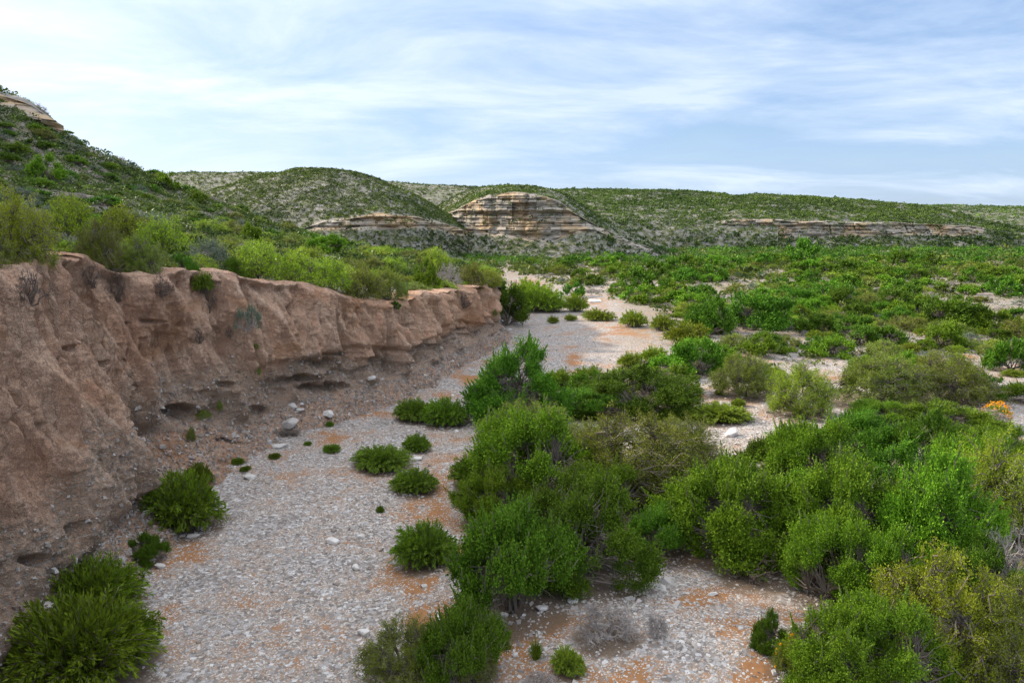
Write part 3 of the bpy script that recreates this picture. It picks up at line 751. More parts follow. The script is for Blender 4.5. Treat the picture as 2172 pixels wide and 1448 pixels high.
def p_twigs(seed, nb, zig=.14, thick=1.0):
    r = np.random.default_rng(seed)
    ns = 12; base = r.normal(size=(ns, 3)) * np.array([.10, .10, 0]); tip = dome_dir(ns, r, .1) * .7 + np.array([0, 0, .1])
    B1 = bend(base, tip, 7, r, .07); pts = B1[:, 1:].reshape(-1, 3)
    d = dome_dir(nb, r, 0); C = d * (lumpy(d, seed, .2) * r.uniform(.5, 1.0, nb))[:, None] * np.array([1, 1, .85]) + np.array([0, 0, .12])
    near = np.argmin(((C[:, None] - pts[None]) ** 2).sum(-1), 1)
    B2 = bend(pts[near], C, 7, r, zig); p2 = B2[:, 2:].reshape(-1, 3); nt_ = nb * 3
    s = p2[r.integers(0, len(p2), nt_)]; e = s + norm(r.normal(size=(nt_, 3)) + s) * r.uniform(.08, .22, nt_)[:, None]; e[:, 2] = np.maximum(e[:, 2], .02)
    V1, F1 = curve_tubes(B1, .022 * thick, .009 * thick, 4); V2, F2 = curve_tubes(B2, .008 * thick, .004 * thick, 3); V3, F3 = curve_tubes(bend(s, e, 3, r, .1), .004 * thick, .002 * thick, 3)
    return np.zeros((0, 3)), np.zeros(0), np.concatenate([V1, V2, V3]), np.concatenate([F1, F2 + len(V1), F3 + len(V1) + len(V2)])


def p_grass(seed, nbl, wdt=.02, spread=.9, tall=1.0):
    r = np.random.default_rng(seed)
    d = dome_dir(nbl, r, .1); d[:, :2] *= spread; d[:, 2] *= tall
    tip = d * r.uniform(.5, 1, nbl)[:, None]; base = np.c_[r.normal(size=(nbl, 2)) * .12, np.zeros(nbl)]
    q = np.array([0, .35, .7, 1.0]); P = base[:, None] * (1 - q[None, :, None]) + tip[:, None] * q[None, :, None]
    P[..., 2] += np.sin(q * math.pi)[None] * .22
    s = norm(np.cross(tip - base, r.normal(size=(nbl, 3))))
    ww = np.array([1, .9, .6, .08]) * wdt / 2
    A_ = P + s[:, None] * ww[None, :, None]; B_ = P - s[:, None] * ww[None, :, None]
    V = np.stack([A_[:, :-1], A_[:, 1:], B_[:, 1:], B_[:, :-1]], 2).reshape(-1, 3)
    return V, np.clip(np.repeat(r.uniform(0, 1, nbl), 3), 0, 1), np.zeros((0, 3)), np.zeros((0, 4), int)


def quadify(n4): return np.arange(n4).reshape(-1, 4)


def plant_meshes(name, g, leafm, barkm, joined, leaf_name='foliage', branch_name='branches'):
    LV, tint, BV, BF = g
    if joined:
        F = np.concatenate([quadify(len(LV)), BF + len(LV)]) if len(BV) else quadify(len(LV))
        V = np.concatenate([LV, BV]) if len(BV) else LV
        mi = np.r_[np.zeros(len(LV) // 4, int), np.ones(len(BF), int)]
        return [(name, mesh_np(name, V, F, False, [leafm, barkm], mi, fattrs={'tint': np.r_[tint, np.full(len(BF), .5)]}))]
    out_ = []
    if len(LV): out_.append((leaf_name, mesh_np(leaf_name, LV, quadify(len(LV)), False, [leafm], fattrs={'tint': tint})))
    if len(BV): out_.append((branch_name, mesh_np(branch_name, BV, BF, False, [barkm])))
    return out_


PROTO = {}


def proto(kind, lod, make, leafm, barkm=None, n=3, name='shrub', branch_name='branches'):
    """n variants of a plant; lod 0 = foliage and branches as parts, 1-2 = small in the photo, one mesh"""
    PROTO[kind, lod] = [plant_meshes(name, make(1000 + 37 * i + 7 * lod + len(PROTO)), leafm, barkm or M_BARK, lod > 0, branch_name=branch_name) for i in range(n)]
    PROTO[kind, 'name'] = name


def ptn(kind): return PROTO[kind, 'name']


LK = [('dark', M_DARK, 'leafy_shrub'), ('green', M_GREEN, 'leafy_shrub')]
for kd, mt, nm_ in LK:
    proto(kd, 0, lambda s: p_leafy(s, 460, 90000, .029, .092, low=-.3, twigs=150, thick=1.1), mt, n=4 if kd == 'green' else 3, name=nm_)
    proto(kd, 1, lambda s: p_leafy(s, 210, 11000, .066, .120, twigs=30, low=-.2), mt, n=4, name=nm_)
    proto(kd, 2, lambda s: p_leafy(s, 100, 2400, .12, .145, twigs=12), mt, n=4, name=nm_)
for kd, mt, nm_ in (('willow', M_WILLOW, 'willow_shrub'), ('willowb', M_WILLOWB, 'willow_shrub')):
    proto(kd, 0, lambda s: p_willow(s, 620, 40, .085), mt, n=3, name=nm_)
    proto(kd, 1, lambda s: p_willow(s, 260, 18, .14), mt, n=3, name=nm_)
for kd, mt in (('yellow', M_YEL), ('olive', M_OLIVE)):
    proto(kd, 0, lambda s: p_airy(s, 380, 42000, .027, .060), mt, n=3, name='thorny_shrub')
    proto(kd, 1, lambda s: p_airy(s, 200, 7500, .062, .11), mt, n=4, name='thorny_shrub')
    proto(kd, 2, lambda s: p_airy(s, 80, 2000, .11, .15), mt, n=3, name='thorny_shrub')
proto('grey', 1, lambda s: p_leafy(s, 110, 3200, .06, .15, twigs=50), M_GREY, M_DEAD, n=3, name='silver_shrub')
proto('grey', 2, lambda s: p_leafy(s, 60, 1000, .11, .18, twigs=20), M_GREY, M_DEAD, n=2, name='silver_shrub')
proto('dead', 0, lambda s: p_twigs(s, 230, thick=1.25), M_DEAD, M_DEAD, n=2, name='dead_shrub')
PROTO['dead', 1] = [plant_meshes('dead_shrub', p_twigs(88 + i, 170, thick=1.5), M_DEAD, M_DEAD, True) for i in range(3)]; 
M_ROOT = bark_mat('root_dark_brown', (0.06, 0.045, 0.035), (0.17, 0.13, 0.11))
PROTO['root', 0] = PROTO['root', 1] = [plant_meshes('dead_shrub', p_twigs(188 + i, 60, zig=.22, thick=1.1), M_ROOT, M_ROOT, True) for i in range(3)]; PROTO['root', 'name'] = 'dead_shrub'
PROTO['straw', 0] = PROTO['straw', 1] = [plant_meshes('grass_clump', p_grass(60 + i, 420, .018, .8, 1.1), M_STRAW, M_STRAW, True) for i in range(3)]
PROTO['tuft', 0] = PROTO['tuft', 1] = [plant_meshes('grass_clump', p_grass(70 + i, 480, .022, .9, 1.0), M_WILLOW, M_WILLOW, True) for i in range(2)]
PROTO['straw', 'name'] = PROTO['tuft', 'name'] = 'grass_clump'
ALIAS = {('root', 2): ('root', 1), ('willow', 2): ('willow', 1), ('willowb', 2): ('willowb', 1), ('grey', 0): ('grey', 1), ('dead', 2): ('dead', 1), ('straw', 2): ('straw', 1), ('tuft', 2): ('tuft', 1)}
CNAME = {'leafy_shrub': 'shrub', 'willow_shrub': 'shrub', 'thorny_shrub': 'thorn shrub', 'silver_shrub': 'grey shrub', 'dead_shrub': 'dead shrub', 'grass_clump': 'grass clump'}
OCC = []      # plants already standing: x, y, radius


def spawn(kind, lod, loc, rx, ry, h, label, group, rz=None, name=None, cat=None, tilt=None, variant=None):
    key = ALIAS.get((kind, lod), (kind, lod))
    vs = PROTO[key]; v = vs[random.randrange(len(vs)) if variant is None else variant % len(vs)]
    nm_ = name or ptn(kind)
    rz = random.uniform(-.6, .6) + random.choice([0, math.pi]) if rz is None else rz
    if len(v) == 1:
        o = link(nm_, v[0][1]); 
    else:
        o = bpy.data.objects.new(nm_, None); COL.objects.link(o); o.empty_display_size = .2
        for pn, pm in v: link(pn, pm, o)
    o.location = loc; o.scale = (rx, ry, h); o.rotation_euler = (tilt[0] if tilt else 0, tilt[1] if tilt else 0, rz)
    tag(o, label, cat or CNAME.get(nm_, 'shrub'), group)
    OCC.append((loc[0], loc[1], max(rx, ry)))
    return o


def put(kind, px, base, wpx, hpx, label, group, z=None, depth=.8, lod=None, **kw):
    """stand a plant on the creek bed: centre column px, lowest row base, width and height as seen, all in photo pixels"""
    P = at_z(px, base, 0.0); P = at_z(px, base, float(gh(P[0], P[1])))
    _, _, dep = proj(P)
    rx = wpx * dep / F0 / 2 * (1.12 if dep < 48 and wpx > 100 else 1.04); ry = rx * depth
    ang = math.atan2(CAMZ - P[2], math.hypot(P[0], P[1]))
    Hm = hpx * dep / F0
    h = max((Hm * 1.05 - ry * .55 * math.sin(ang)) / math.cos(ang), rx * .50) / 1.03
    dirv = norm(P[:2] * np.ones(2)); c_ = P[:2] + dirv * ry * .62
    zz = float(gh(c_[0], c_[1])) - 0.03
    if lod is None: lod = 0 if dep < 48 else 1 if dep < 110 else 2
    return spawn(kind, lod, (c_[0], c_[1], zz), rx, ry, h, label, group, rz=kw.pop('rz', random.uniform(-.35, .35)), **kw)


# ------------------------------------------------------------------ plants one can single out along the creek
GW = 'narrow-leaved shrubs along the creek bed'; GB = 'large leafy shrubs on the right bank'; GT = 'small tufts on the gravel'; GF = 'shrubs on the far gravel bars'
NAMED = [
 ('willow', 178, 1490, 330, 215, 'large dark green bush at the foot of the bank, lowest on the left', GW),
 ('willow', 200, 1330, 225, 150, 'dark green fan-shaped bush on the bank foot, just above the largest bottom left one', GW),
 ('willow', 392, 1135, 190, 140, 'broad deep green bush where the bank meets the creek, with a pale slab beneath it', GW),
 ('willow', 425, 1035, 70, 55, 'small dark bush tucked behind the broad one at the bank foot', GW),
 ('dark', 312, 1198, 85, 58, 'low rounded dark bush between two larger ones at the bank foot', GW),
 ('olive', 235, 1190, 90, 70, 'sparse dark thorny bush against the pink earth toe of the bank', GW),
 ('willow', 880, 897, 90, 55, 'deep green bush on the gravel bar, left one of a touching pair', GW),
 ('willow', 947, 907, 105, 68, 'deep green bush on the gravel bar, larger right one of a touching pair', GW),
 ('willow', 886, 960, 68, 43, 'neat round green tuft bush below the touching pair on the gravel', GW),
 ('willow', 812, 1002, 130, 56, 'low wide green bush in the middle of the open gravel, left of the round one', GW),
 ('willow', 882, 1050, 105, 58, 'green bush on gravel just above the orange soil patch', GW),
 ('willow', 905, 1208, 140, 105, 'dense green bush between two orange soil patches, left of the biggest shrub', GW),
 ('willow', 1015, 1042, 115, 82, 'spiky upright green bush at the left edge of the thicket', GW),
 ('willow', 1185, 828, 90, 50, 'dark green bush behind the left lone shrub, first of a row on the gravel', GF),
 ('willow', 1250, 822, 100, 50, 'dark green bush, middle of the row on the gravel behind the thicket', GF),
 ('willowb', 1325, 818, 90, 42, 'brighter green bush ending the row on the gravel behind the thicket', GF),
 ('willowb', 1527, 900, 130, 48, 'bright green low bush beside a white boulder on the side channel', GW),
 ('willowb', 1335, 782, 60, 42, 'fresh green bush with pale tips on the gravel, left of a pair', GF),
 ('willowb', 1385, 770, 70, 42, 'fresh green bush on the gravel, right of a pair', GF),
 ('dark', 1097, 905, 200, 150, 'tall dense dark green shrub standing at the left corner of the thicket', GB),
 ('olive', 1112, 950, 190, 95, 'airy olive thorn bush in front of the dark corner shrub', GB),
 ('dark', 1345, 893, 250, 105, 'smooth rounded dark green shrub at the back of the thicket', GB),
 ('olive', 1335, 1085, 330, 205, 'wide open thorn tree with bare crooked branches showing through its top', GB),
 ('green', 1140, 1092, 260, 195, 'bright green leafy shrub above the big dark one in the thicket', GB),
 ('green', 1290, 1120, 210, 120, 'bright green leafy shrub right of its twin in the middle of the thicket', GB),
 ('dark', 1090, 1330, 260, 230, 'big dense dark green shrub with drooping skirt beside the orange soil', GB),
 ('dark', 1250, 1260, 250, 190, 'big dense shrub with pale tipped twigs, right half of the largest clump', GB),
 ('olive', 1440, 1010, 180, 120, 'dull olive thorn bush at the edge of the side channel', GB),
 ('green', 1560, 1200, 290, 210, 'leafy shrub with a skirt of tangled bare twigs above the pale gravel path', GB),
 ('green', 1730, 1075, 200, 160, 'bright green shrub behind the tallest clump on the right', GB),
 ('dark', 1640, 1040, 150, 110, 'shrub half bare of leaves behind the bright clump', GB),
 ('green', 1800, 1215, 260, 220, 'vivid green shrub in the heart of the right clump', GB),
 ('green', 1775, 1300, 200, 170, 'vivid green shrub leaning over the gravel slope, lowest of the right clump', GB),
 ('green', 1950, 1225, 250, 230, 'vivid green tall shrub on the right side of the right clump', GB),
 ('dark', 1830, 985, 170, 110, 'darker round shrub at the back of the right clump', GB),
 ('dark', 1960, 1020, 170, 130, 'open dark shrub with gravel showing through its stems', GB),
 ('yellow', 2100, 1170, 230, 230, 'yellow-green feathery shrub at the edge of the view on the right', GB),
 ('yellow', 1990, 1460, 340, 265, 'light green spiky shrub, tallest at the bottom right corner', GB),
 ('green', 1755, 1490, 240, 170, 'fresh green leafy shrub left of the spiky one at the bottom right', GB),
 ('olive', 2120, 1490, 220, 190, 'olive green shrub in the very bottom right corner', GB),
 ('dark', 1628, 1385, 78, 68, 'small glossy dark shrub beside a white boulder at the bottom right', GB),
 ('dark', 980, 1478, 180, 165, 'glossy dark green shrub at the lower edge of the view beside the boulder', GB),
 ('olive', 855, 1480, 190, 140, 'grey-green bush with bare twigs touching the glossy shrub at the lower edge', GB),
 ('willowb', 1205, 1438, 82, 62, 'small bright green tuft bush at the lower edge on stony ground', GT),
 ('yellow', 1700, 890, 145, 115, 'pale yellow-green open bush on a brown mound in the side channel', GB),
 ('olive', 1570, 845, 130, 95, 'grey-green bush topped with pale grass plumes beyond the side channel', GB),
 ('olive', 1860, 868, 220, 120, 'wide olive shrub beyond the side channel, left half of a great mound', GB),
 ('olive', 2000, 862, 200, 115, 'wide olive shrub beyond the side channel, right half of a great mound', GB),
 ('green', 1870, 905, 120, 50, 'low bright shrub along the front of the olive mound', GB),
 ('green', 2000, 915, 180, 60, 'low green shrub between the olive mound and the right clump', GB),
 ('dark', 1480, 800, 110, 80, 'dark green shrub at the head of the side channel', GB),
 ('dark', 2140, 792, 90, 72, 'dark round shrub beyond the small gravel patch at the right edge', GB),
 ('green', 2120, 990, 130, 80, 'green shrub under the orange flowered one at the right edge', GB),
 ('willowb', 1222, 662, 56, 44, 'bright green bush on the far gravel bar, tallest of its cluster', GF),
 ('willowb', 1270, 682, 80, 30, 'low bright green bush right of the far gravel cluster', GF),
 ('willowb', 1211, 681, 30, 17, 'small bright bush below the tallest one on the far bar', GF),
 ('willowb', 1173, 686, 28, 19, 'small round bush on the left of the far bar', GF),
 ('willowb', 1172, 664, 66, 48, 'bright bush on the left of the far gravel cluster', GF),
 ('willowb', 1138, 664, 110, 66, 'bright green bush just right of the bank end', GF),
 ('willowb', 1125, 642, 110, 56, 'bright green bush behind the bank end, above another', GF),
 ('dark', 1216, 633, 50, 30, 'small dark bush in midstream on the far gravel', GF),
 ('willowb', 1345, 696, 66, 40, 'round bright bush alone on the sandy bar', GF),
 ('willowb', 1405, 700, 55, 40, 'bright bush at the right margin of the sandy bar', GF),
 ('willowb', 1455, 735, 110, 60, 'bright feathery bush spreading over the right margin of the sandy bar', GF),
 ('dark', 1500, 712, 110, 75, 'dense dark green shrub rising behind the sandy bar', GB),
 ('dark', 1605, 705, 140, 75, 'broad dull green shrub behind the dark dense one', GB),
 ('straw', 1302, 1258, 70, 42, 'sheaf of pale upright stems under the big dark shrub', GT),
 ('dead', 1285, 1378, 150, 95, 'dead grey clump of fine stems sprawling on the stony mound', GT),
 ('dead', 1392, 1362, 60, 65, 'small dead twiggy clump right of the sprawling one', GT),
 ('dead', 1040, 1348, 95, 45, 'grey drooping tuft under the skirt of the big dark shrub', GT),
 ('tuft', 1137, 1405, 55, 55, 'grey-green grass tuft on stones near the lower edge', GT),
 ('dead', 1145, 1478, 100, 50, 'dark dead tuft at the lower edge beside the bright green one', GT),
 ('dead', 2135, 1290, 150, 190, 'leafless grey shrub in front of the yellow-green one', GB),
 ('root', 1600, 1240, 200, 90, 'tangle of bare grey twigs under the skirted shrub', GB),
 ('dead', 1640, 985, 90, 70, 'bare grey twiggy bush at the edge of the side channel', GB),
 ('dead', 2080, 910, 120, 50, 'heap of bare grey branches under the orange flowered bush', GB),
 ('dead', 1130, 985, 150, 50, 'bare grey twigs under the airy olive bush', GB),
 ('dead', 830, 1450, 80, 60, 'bare grey stems within the bush at the lower edge', GB),
 ('straw', 1480, 792, 60, 45, 'grey plumed grass clump at the head of the side channel', GT),
 ('straw', 1600, 800, 90, 50, 'pale plumed grass behind the grey-green bush', GT),
 ('straw', 1700, 805, 70, 45, 'pale plumed grass behind the pale open bush', GT),
 ('willow', 704, 961, 40, 22, 'small green tuft near the creek margin, widest of the scattered ones', GT),
 ('willow', 583, 974, 28, 16, 'small green tuft close to the bank foot on brown stones', GT),
 ('willow', 505, 986, 30, 18, 'small dark tuft, leftmost of the scattered ones by the bank', GT),
 ('willow', 521, 1000, 26, 14, 'low sprawling tuft just below the leftmost one', GT),
 ('willow', 653, 945, 18, 12, 'tiny tuft right of the dark pool of sticks', GT),
 ('willow', 700, 905, 20, 14, 'tiny tuft below the pale boulder at the bank foot', GT),
 ('willow', 807, 1087, 20, 18, 'tiny grey-green tuft on open gravel below the low wide bush', GT),
 ('willow', 1005, 745, 18, 12, 'small tuft at the creek margin below the far bank', GT),
 ('willow', 1018, 735, 13, 9, 'tiny tuft beside the small one below the far bank', GT),
 ('willow', 1074, 746, 10, 7, 'lone speck of a tuft in the shaded gravel below the bank end', GT),
 ('willowb', 1525, 838, 20, 16, 'tiny bright tuft in the head of the side channel', GT),
 ('willowb', 1565, 862, 34, 20, 'bright small tuft above the bright low bush', GT),
 ('willowb', 2150, 800, 60, 18, 'low bright bush beside the right gravel patch', GT),
]
FILL = [('green', 1060, 1120, 170, 120, 'leafy shrub at the left side of the thicket, beside the upper orange soil', GB), ('dark', 1400, 1190, 150, 110, 'dark shrub in the shaded gap in the middle of the thicket', GB), ('olive', 1230, 985, 170, 90, 'olive thorn shrub behind the middle of the thicket', GB),
 ('olive', 1430, 1090, 180, 130, 'dull thorn shrub right of the wide open thorn tree', GB), ('green', 1660, 1150, 180, 130, 'leafy shrub between the skirted shrub and the right clump', GB), ('dark', 1900, 1110, 240, 150, 'dense shrub filling the middle of the right clump', GB),
 ('green', 1880, 1320, 210, 170, 'vivid green shrub at the shaded foot of the right clump', GB), ('green', 2060, 1080, 190, 140, 'leafy shrub behind the yellow-green one on the right', GB), ('dark', 2070, 1300, 170, 130, 'dark shrub in the shade behind the spiky corner shrub', GB),
 ('green', 1880, 1500, 240, 190, 'fresh green shrub at the lower edge under the spiky one', GB), ('dark', 1185, 1200, 230, 150, 'dark shrub joining the two biggest shrubs of the thicket', GB), ('green', 1500, 1120, 170, 120, 'bright shrub at the back of the skirted one', GB),
 ('olive', 2160, 1380, 170, 170, 'olive thorn shrub at the right edge above the corner', GB), ('dark', 1250, 885, 170, 60, 'low dark shrub between the corner shrub and the smooth rounded one', GB), ('green', 1740, 960, 100, 50, 'small leafy shrub at the upper left of the right clump', GB),
 ('olive', 1010, 1460, 90, 90, 'dull small shrub right of the glossy one at the lower edge', GB), ('willow', 265, 1420, 160, 130, 'green fan-shaped bush in front of the two large ones at the bank foot', GW)]
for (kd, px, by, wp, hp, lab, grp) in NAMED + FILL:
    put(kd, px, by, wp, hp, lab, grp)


def flower_bush(px, by, wp, hp, label, seed, count):
    o = put('yellow', px, by, wp, hp, label, None, lod=0, name='flowering_shrub', cat='flowering shrub')
    r = np.random.default_rng(seed); d = dome_dir(count, r, .0); C = d * r.uniform(.85, 1.05, count)[:, None] + np.array([0, 0, .12])
    V = np.concatenate([leaves(C, r.normal(size=(count, 3)), .11, .10, r), leaves(C, r.normal(size=(count, 3)), .11, .10, r)])
    link('blossoms', mesh_np('blossoms', V, quadify(len(V)), False, [M_FLOWER], fattrs={'tint': r.uniform(0, 1, len(V) // 4)}), o)


flower_bush(2110, 900, 62, 46, 'shrub covered in orange blossom at the right edge of the flat', 5, 240)
flower_bush(1680, 1438, 82, 78, 'yellow-flecked shrub between the small glossy one and the fresh green one', 6, 26)
# small tree that hides the end of the bank
tr = put('dark', 1076, 694, 84, 78, 'dark small tree leaning out at the very end of the earth bank', None, name='small_tree', cat='tree', depth=.9)

# ------------------------------------------------------------------ the thicket of the flat: individual shrubs, packed
def inpoly(x, y, poly):
    c_ = np.zeros(np.shape(x), bool); n_ = len(poly)
    for i in range(n_):
        (x1, y1), (x2, y2) = poly[i], poly[(i + 1) % n_]
        c_ ^= ((y1 > y) != (y2 > y)) & (x < (x2 - x1) * (y - y1) / ((y2 - y1) or 1e-9) + x1)
    return c_


BARE = [[(1045, 576), (1100, 578), (1160, 598), (1235, 620), (1300, 640), (1395, 655), (1400, 690), (1430, 700), (1435, 745), (1440, 775), (1350, 800), (1190, 790), (1000, 860), (700, 1000), (400, 1500), (300, 1500), (700, 850), (1060, 690)],
        [(1420, 770), (1500, 800), (1480, 840), (1560, 850), (1660, 850), (1780, 840), (1860, 860), (1830, 890), (2000, 880), (2172, 880), (2172, 960), (1960, 960), (1800, 940), (1640, 975), (1500, 950), (1440, 870)],
        [(1700, 775), (1790, 790), (1770, 850), (1660, 850)], [(2030, 745), (2100, 760), (2172, 775), (2172, 830), (2080, 810)], [(1200, 830), (1240, 820), (1230, 870), (1200, 870)],
        [(900, 1500), (900, 1200), (1380, 1180), (1500, 1230), (1660, 1250), (1700, 1320), (1620, 1500)]]
occ = list(OCC)
LABF = {
 'dark': ('dark green rounded shrub, one of many alike on the flat', 'dark green shrubs across the flat below the far cliffs'),
 'green': ('bright green leafy shrub, one of many alike on the flat', 'bright green shrubs across the flat below the far cliffs'),
 'willowb': ('feathery light green shrub, one of many alike on the flat', 'feathery green shrubs across the flat'),
 'olive': ('dull olive thorn shrub, one of many alike on the flat', 'olive thorn shrubs across the flat'),
 'yellow': ('yellowish thorn shrub, one of many alike on the flat', 'yellowish thorn shrubs across the flat'),
 'grey': ('silvery grey shrub, one of many alike on the flat', 'silver shrubs across the flat'),
 'dead': ('leafless grey shrub, one of many alike on the flat', 'leafless shrubs across the flat'),
 'straw': ('pale dry grass clump, one of many alike on the flat', 'dry grass clumps across the flat')}
rr = random.Random(21)
cnt = {}
tries = 0
rows_y = []
placed = []
cell = {}


def free(x, y, r, k=.62):
    gx, gy = int(x // 4), int(y // 4)
    for ax in range(gx - 2, gx + 3):
        for ay in range(gy - 2, gy + 3):
            for (a_, b_, c_) in cell.get((ax, ay), ()):
                if (a_ - x) ** 2 + (b_ - y) ** 2 < (k * (r + c_)) ** 2: return False
    return True


def occupy(x, y, r): cell.setdefault((int(x // 4), int(y // 4)), []).append((x, y, r))


for q in OCC: occupy(*q)
while tries < 42000:
    tries += 1
    # even over the ground near by, thinning with distance
    dist = 42 * (215 / 42) ** (rr.random() ** .85)
    px = rr.uniform(1000, 2290)
    d_ = ray(px, 600); x = d_[0] / d_[1] * dist; y = dist
    z = float(gh(x, y)); a_, b_, dep = proj(np.array([x, y, z])); a_, b_ = float(a_), float(b_)
    if any(inpoly(a_, b_, pl) for pl in BARE): continue
    if a_ < 1120 and dist < 105: continue
    far_ = max(0, (dist - 60) / 150); right = sstep(1500, 2172, a_) * sstep(90, 160, dist)
    u = rr.random() + float(fbm(x / 16, y / 16, 0, 2, 77)) * .35
    if u < .27 - .12 * right: kd = 'dark'
    elif u < .50 - .2 * right: kd = 'green'
    elif u < .72: kd = 'olive'
    elif u < .82: kd = 'yellow'
    elif u < .85 and dist < 100: kd = 'willowb'
    elif u < .92: kd = 'grey'
    elif u < 1.0: kd = 'dead'
    else: kd = 'straw'
    r_ = {'dark': rr.uniform(1.3, 2.9), 'green': rr.uniform(1.2, 2.8), 'olive': rr.uniform(1.3, 2.6), 'yellow': rr.uniform(1.0, 2.2), 'willowb': rr.uniform(.7, 1.4), 'grey': rr.uniform(.6, 1.3), 'dead': rr.uniform(.7, 1.6), 'straw': rr.uniform(.5, 1.0)}[kd]
    r_ *= (0.85 + .5 * far_) * (1 - .25 * float(right))
    # plants must not cover bare gravel as seen: keep their feet clear
    if any(inpoly(a_, b_ - 10, pl) or inpoly(a_ - r_ * F0 / dep * .8, b_, pl) for pl in BARE[:4]): continue
    if not free(x, y, r_, .60 if dist > 70 else .68): continue
    if float(fbm(x / 13, y / 13, 0, 3, 88)) > .26 and kd not in ('grey', 'straw', 'dead'): continue
    tall = kd == 'dark' and rr.random() < .25
    if tall: r_ *= 1.25
    nm_ = ptn(kd); cnt.setdefault(nm_, 0)
    if cnt[nm_] >= {'leafy_shrub': 235, 'thorny_shrub': 150}.get(nm_, 60): continue
    cnt[nm_] += 1; occupy(x, y, r_)
    hgt = r_ * rr.uniform(.62, .95) * (1.2 if kd in ('dark', 'green') else 1) * (1.25 if tall else 1)
    lab, grp = LABF[kd]
    lab = ('large ' if r_ > 2.2 else 'small ' if r_ < 1.4 else '') + lab.split(', one')[0] + ' ' + ('beside the side channel' if dist < 54 else 'beyond the side channel' if dist < 66 else 'level with the far gravel' if dist < 84 else 'short of mid flat' if dist < 105 else 'at mid flat' if dist < 130 else 'beyond mid flat' if dist < 165 else 'near the hill foot') + (' below the banded cliff' if a_ < 1240 else ' below the cliff gap' if a_ < 1490 else ' below the long mesa\'s left third' if a_ < 1690 else ' below the long mesa\'s middle' if a_ < 1880 else ' below the long mesa\'s right third' if a_ < 2070 else ' at the right edge')
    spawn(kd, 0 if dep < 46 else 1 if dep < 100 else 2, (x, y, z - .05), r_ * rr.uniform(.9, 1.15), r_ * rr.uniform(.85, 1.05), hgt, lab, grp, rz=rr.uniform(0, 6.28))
print('flat', cnt, len(OCC))


# ------------------------------------------------------------------ scrub too many to count: one mesh of small clumps on the ground given
def scrub(name, P, rad_, hgt, nl, leafsz, mat, seed, label, tone=None):
    r = np.random.default_rng(seed); n = len(P)
    idx = np.repeat(np.arange(n), nl); m = len(idx)
    d = dome_dir(m, r, 0.0) * (r.uniform(.55, 1.05, m) ** .7)[:, None]
    C = P[idx] + d * np.stack([rad_[idx], rad_[idx], hgt[idx]], -1); C[:, 2] += .05
    s = rad_[idx] * leafsz * r.uniform(.6, 1.4, m)
    V = leaves(C, d + r.normal(size=(m, 3)) * .7, s, s * r.uniform(.5, .9, m), r)
    tn_ = np.clip((tone if tone is not None else r.uniform(0, 1, n))[idx] + r.normal(size=m) * .14, 0, 1)
    return tag(link(name, mesh_np(name, V, quadify(len(V)), False, [mat], fattrs={'tint': tn_})), label, 'scrub', kind='stuff')


def sample_surface(name, n, seed, jmin=0, jmax=9, avoid_rock=True, lo_=-150, hi_=2330):
    V, stage, rock, _ = SURF[name]; r = np.random.default_rng(seed)
    nc_, nr_ = V.shape[:2]
    A_ = V[:-1, :-1]; B_ = V[1:, :-1]; C_ = V[:-1, 1:]
    area = np.linalg.norm(np.cross(B_ - A_, C_ - A_), axis=-1); st = stage[:-1, :-1]
    area = area * ((st >= jmin) & (st <= jmax))
    if avoid_rock: area = area * (1 - np.clip(rock[:-1, :-1] * 1.4, 0, .80))
    a_, b_, dd = proj(A_); area = area * ((a_ > lo_) & (a_ < hi_))
    area = area * (0.75 + 0.7 * (fbm(A_[..., 0] / 14, A_[..., 1] / 14, A_[..., 2] / 6, 3, seed) > -.12))
    p = (area / area.sum()).ravel(); k = r.choice(len(p), n, p=p); i, j = np.unravel_index(k, area.shape)
    u, v = r.random((2, n))[..., None]
    return A_[i, j] * (1 - u - v + u * v) + B_[i, j] * u * (1 - v) + C_[i, j] * v * (1 - u) + V[1:, 1:][i, j] * u * v


r_s = np.random.default_rng(99)
for nm_, n_, jm, rs in (('far_left_hill', 15000, 2.3, .95), ('middle_plateau_hill', 26000, 3.0, .85), ('far_right_hill', 12000, 2.3, 1.05), ('rounded_mound_hill', 30000, 4.3, 0.55), ('banded_cliff_hill', 11000, 4.3, 0.66), ('long_mesa_hill', 36000, 4.3, 0.80)):
    P = sample_surface(nm_, n_, 200 + n_, 0, jm)
    V, stage, rock, _ = SURF[nm_]
    rad_ = np.exp(r_s.normal(size=n_) * .38) * rs * .72
    lowz = sstep(16, 4, P[:, 2])
    rad_ = rad_ * (1 + .35 * lowz) * np.where((lowz > .25) & (r_s.random(n_) < .5), .3, 1)
    tone = np.clip(r_s.normal(size=n_) * .24 + .42 - .36 * lowz + .35 * fbm(P[:, 0] / 25, P[:, 1] / 25, 0, 2, 301), 0, 1)
    scrub('hillside_scrub', P, rad_, rad_ * .8, 13, .62, M_HILL, n_, 'low scrub dotted over the ' + nm_.replace('_', ' '), tone)
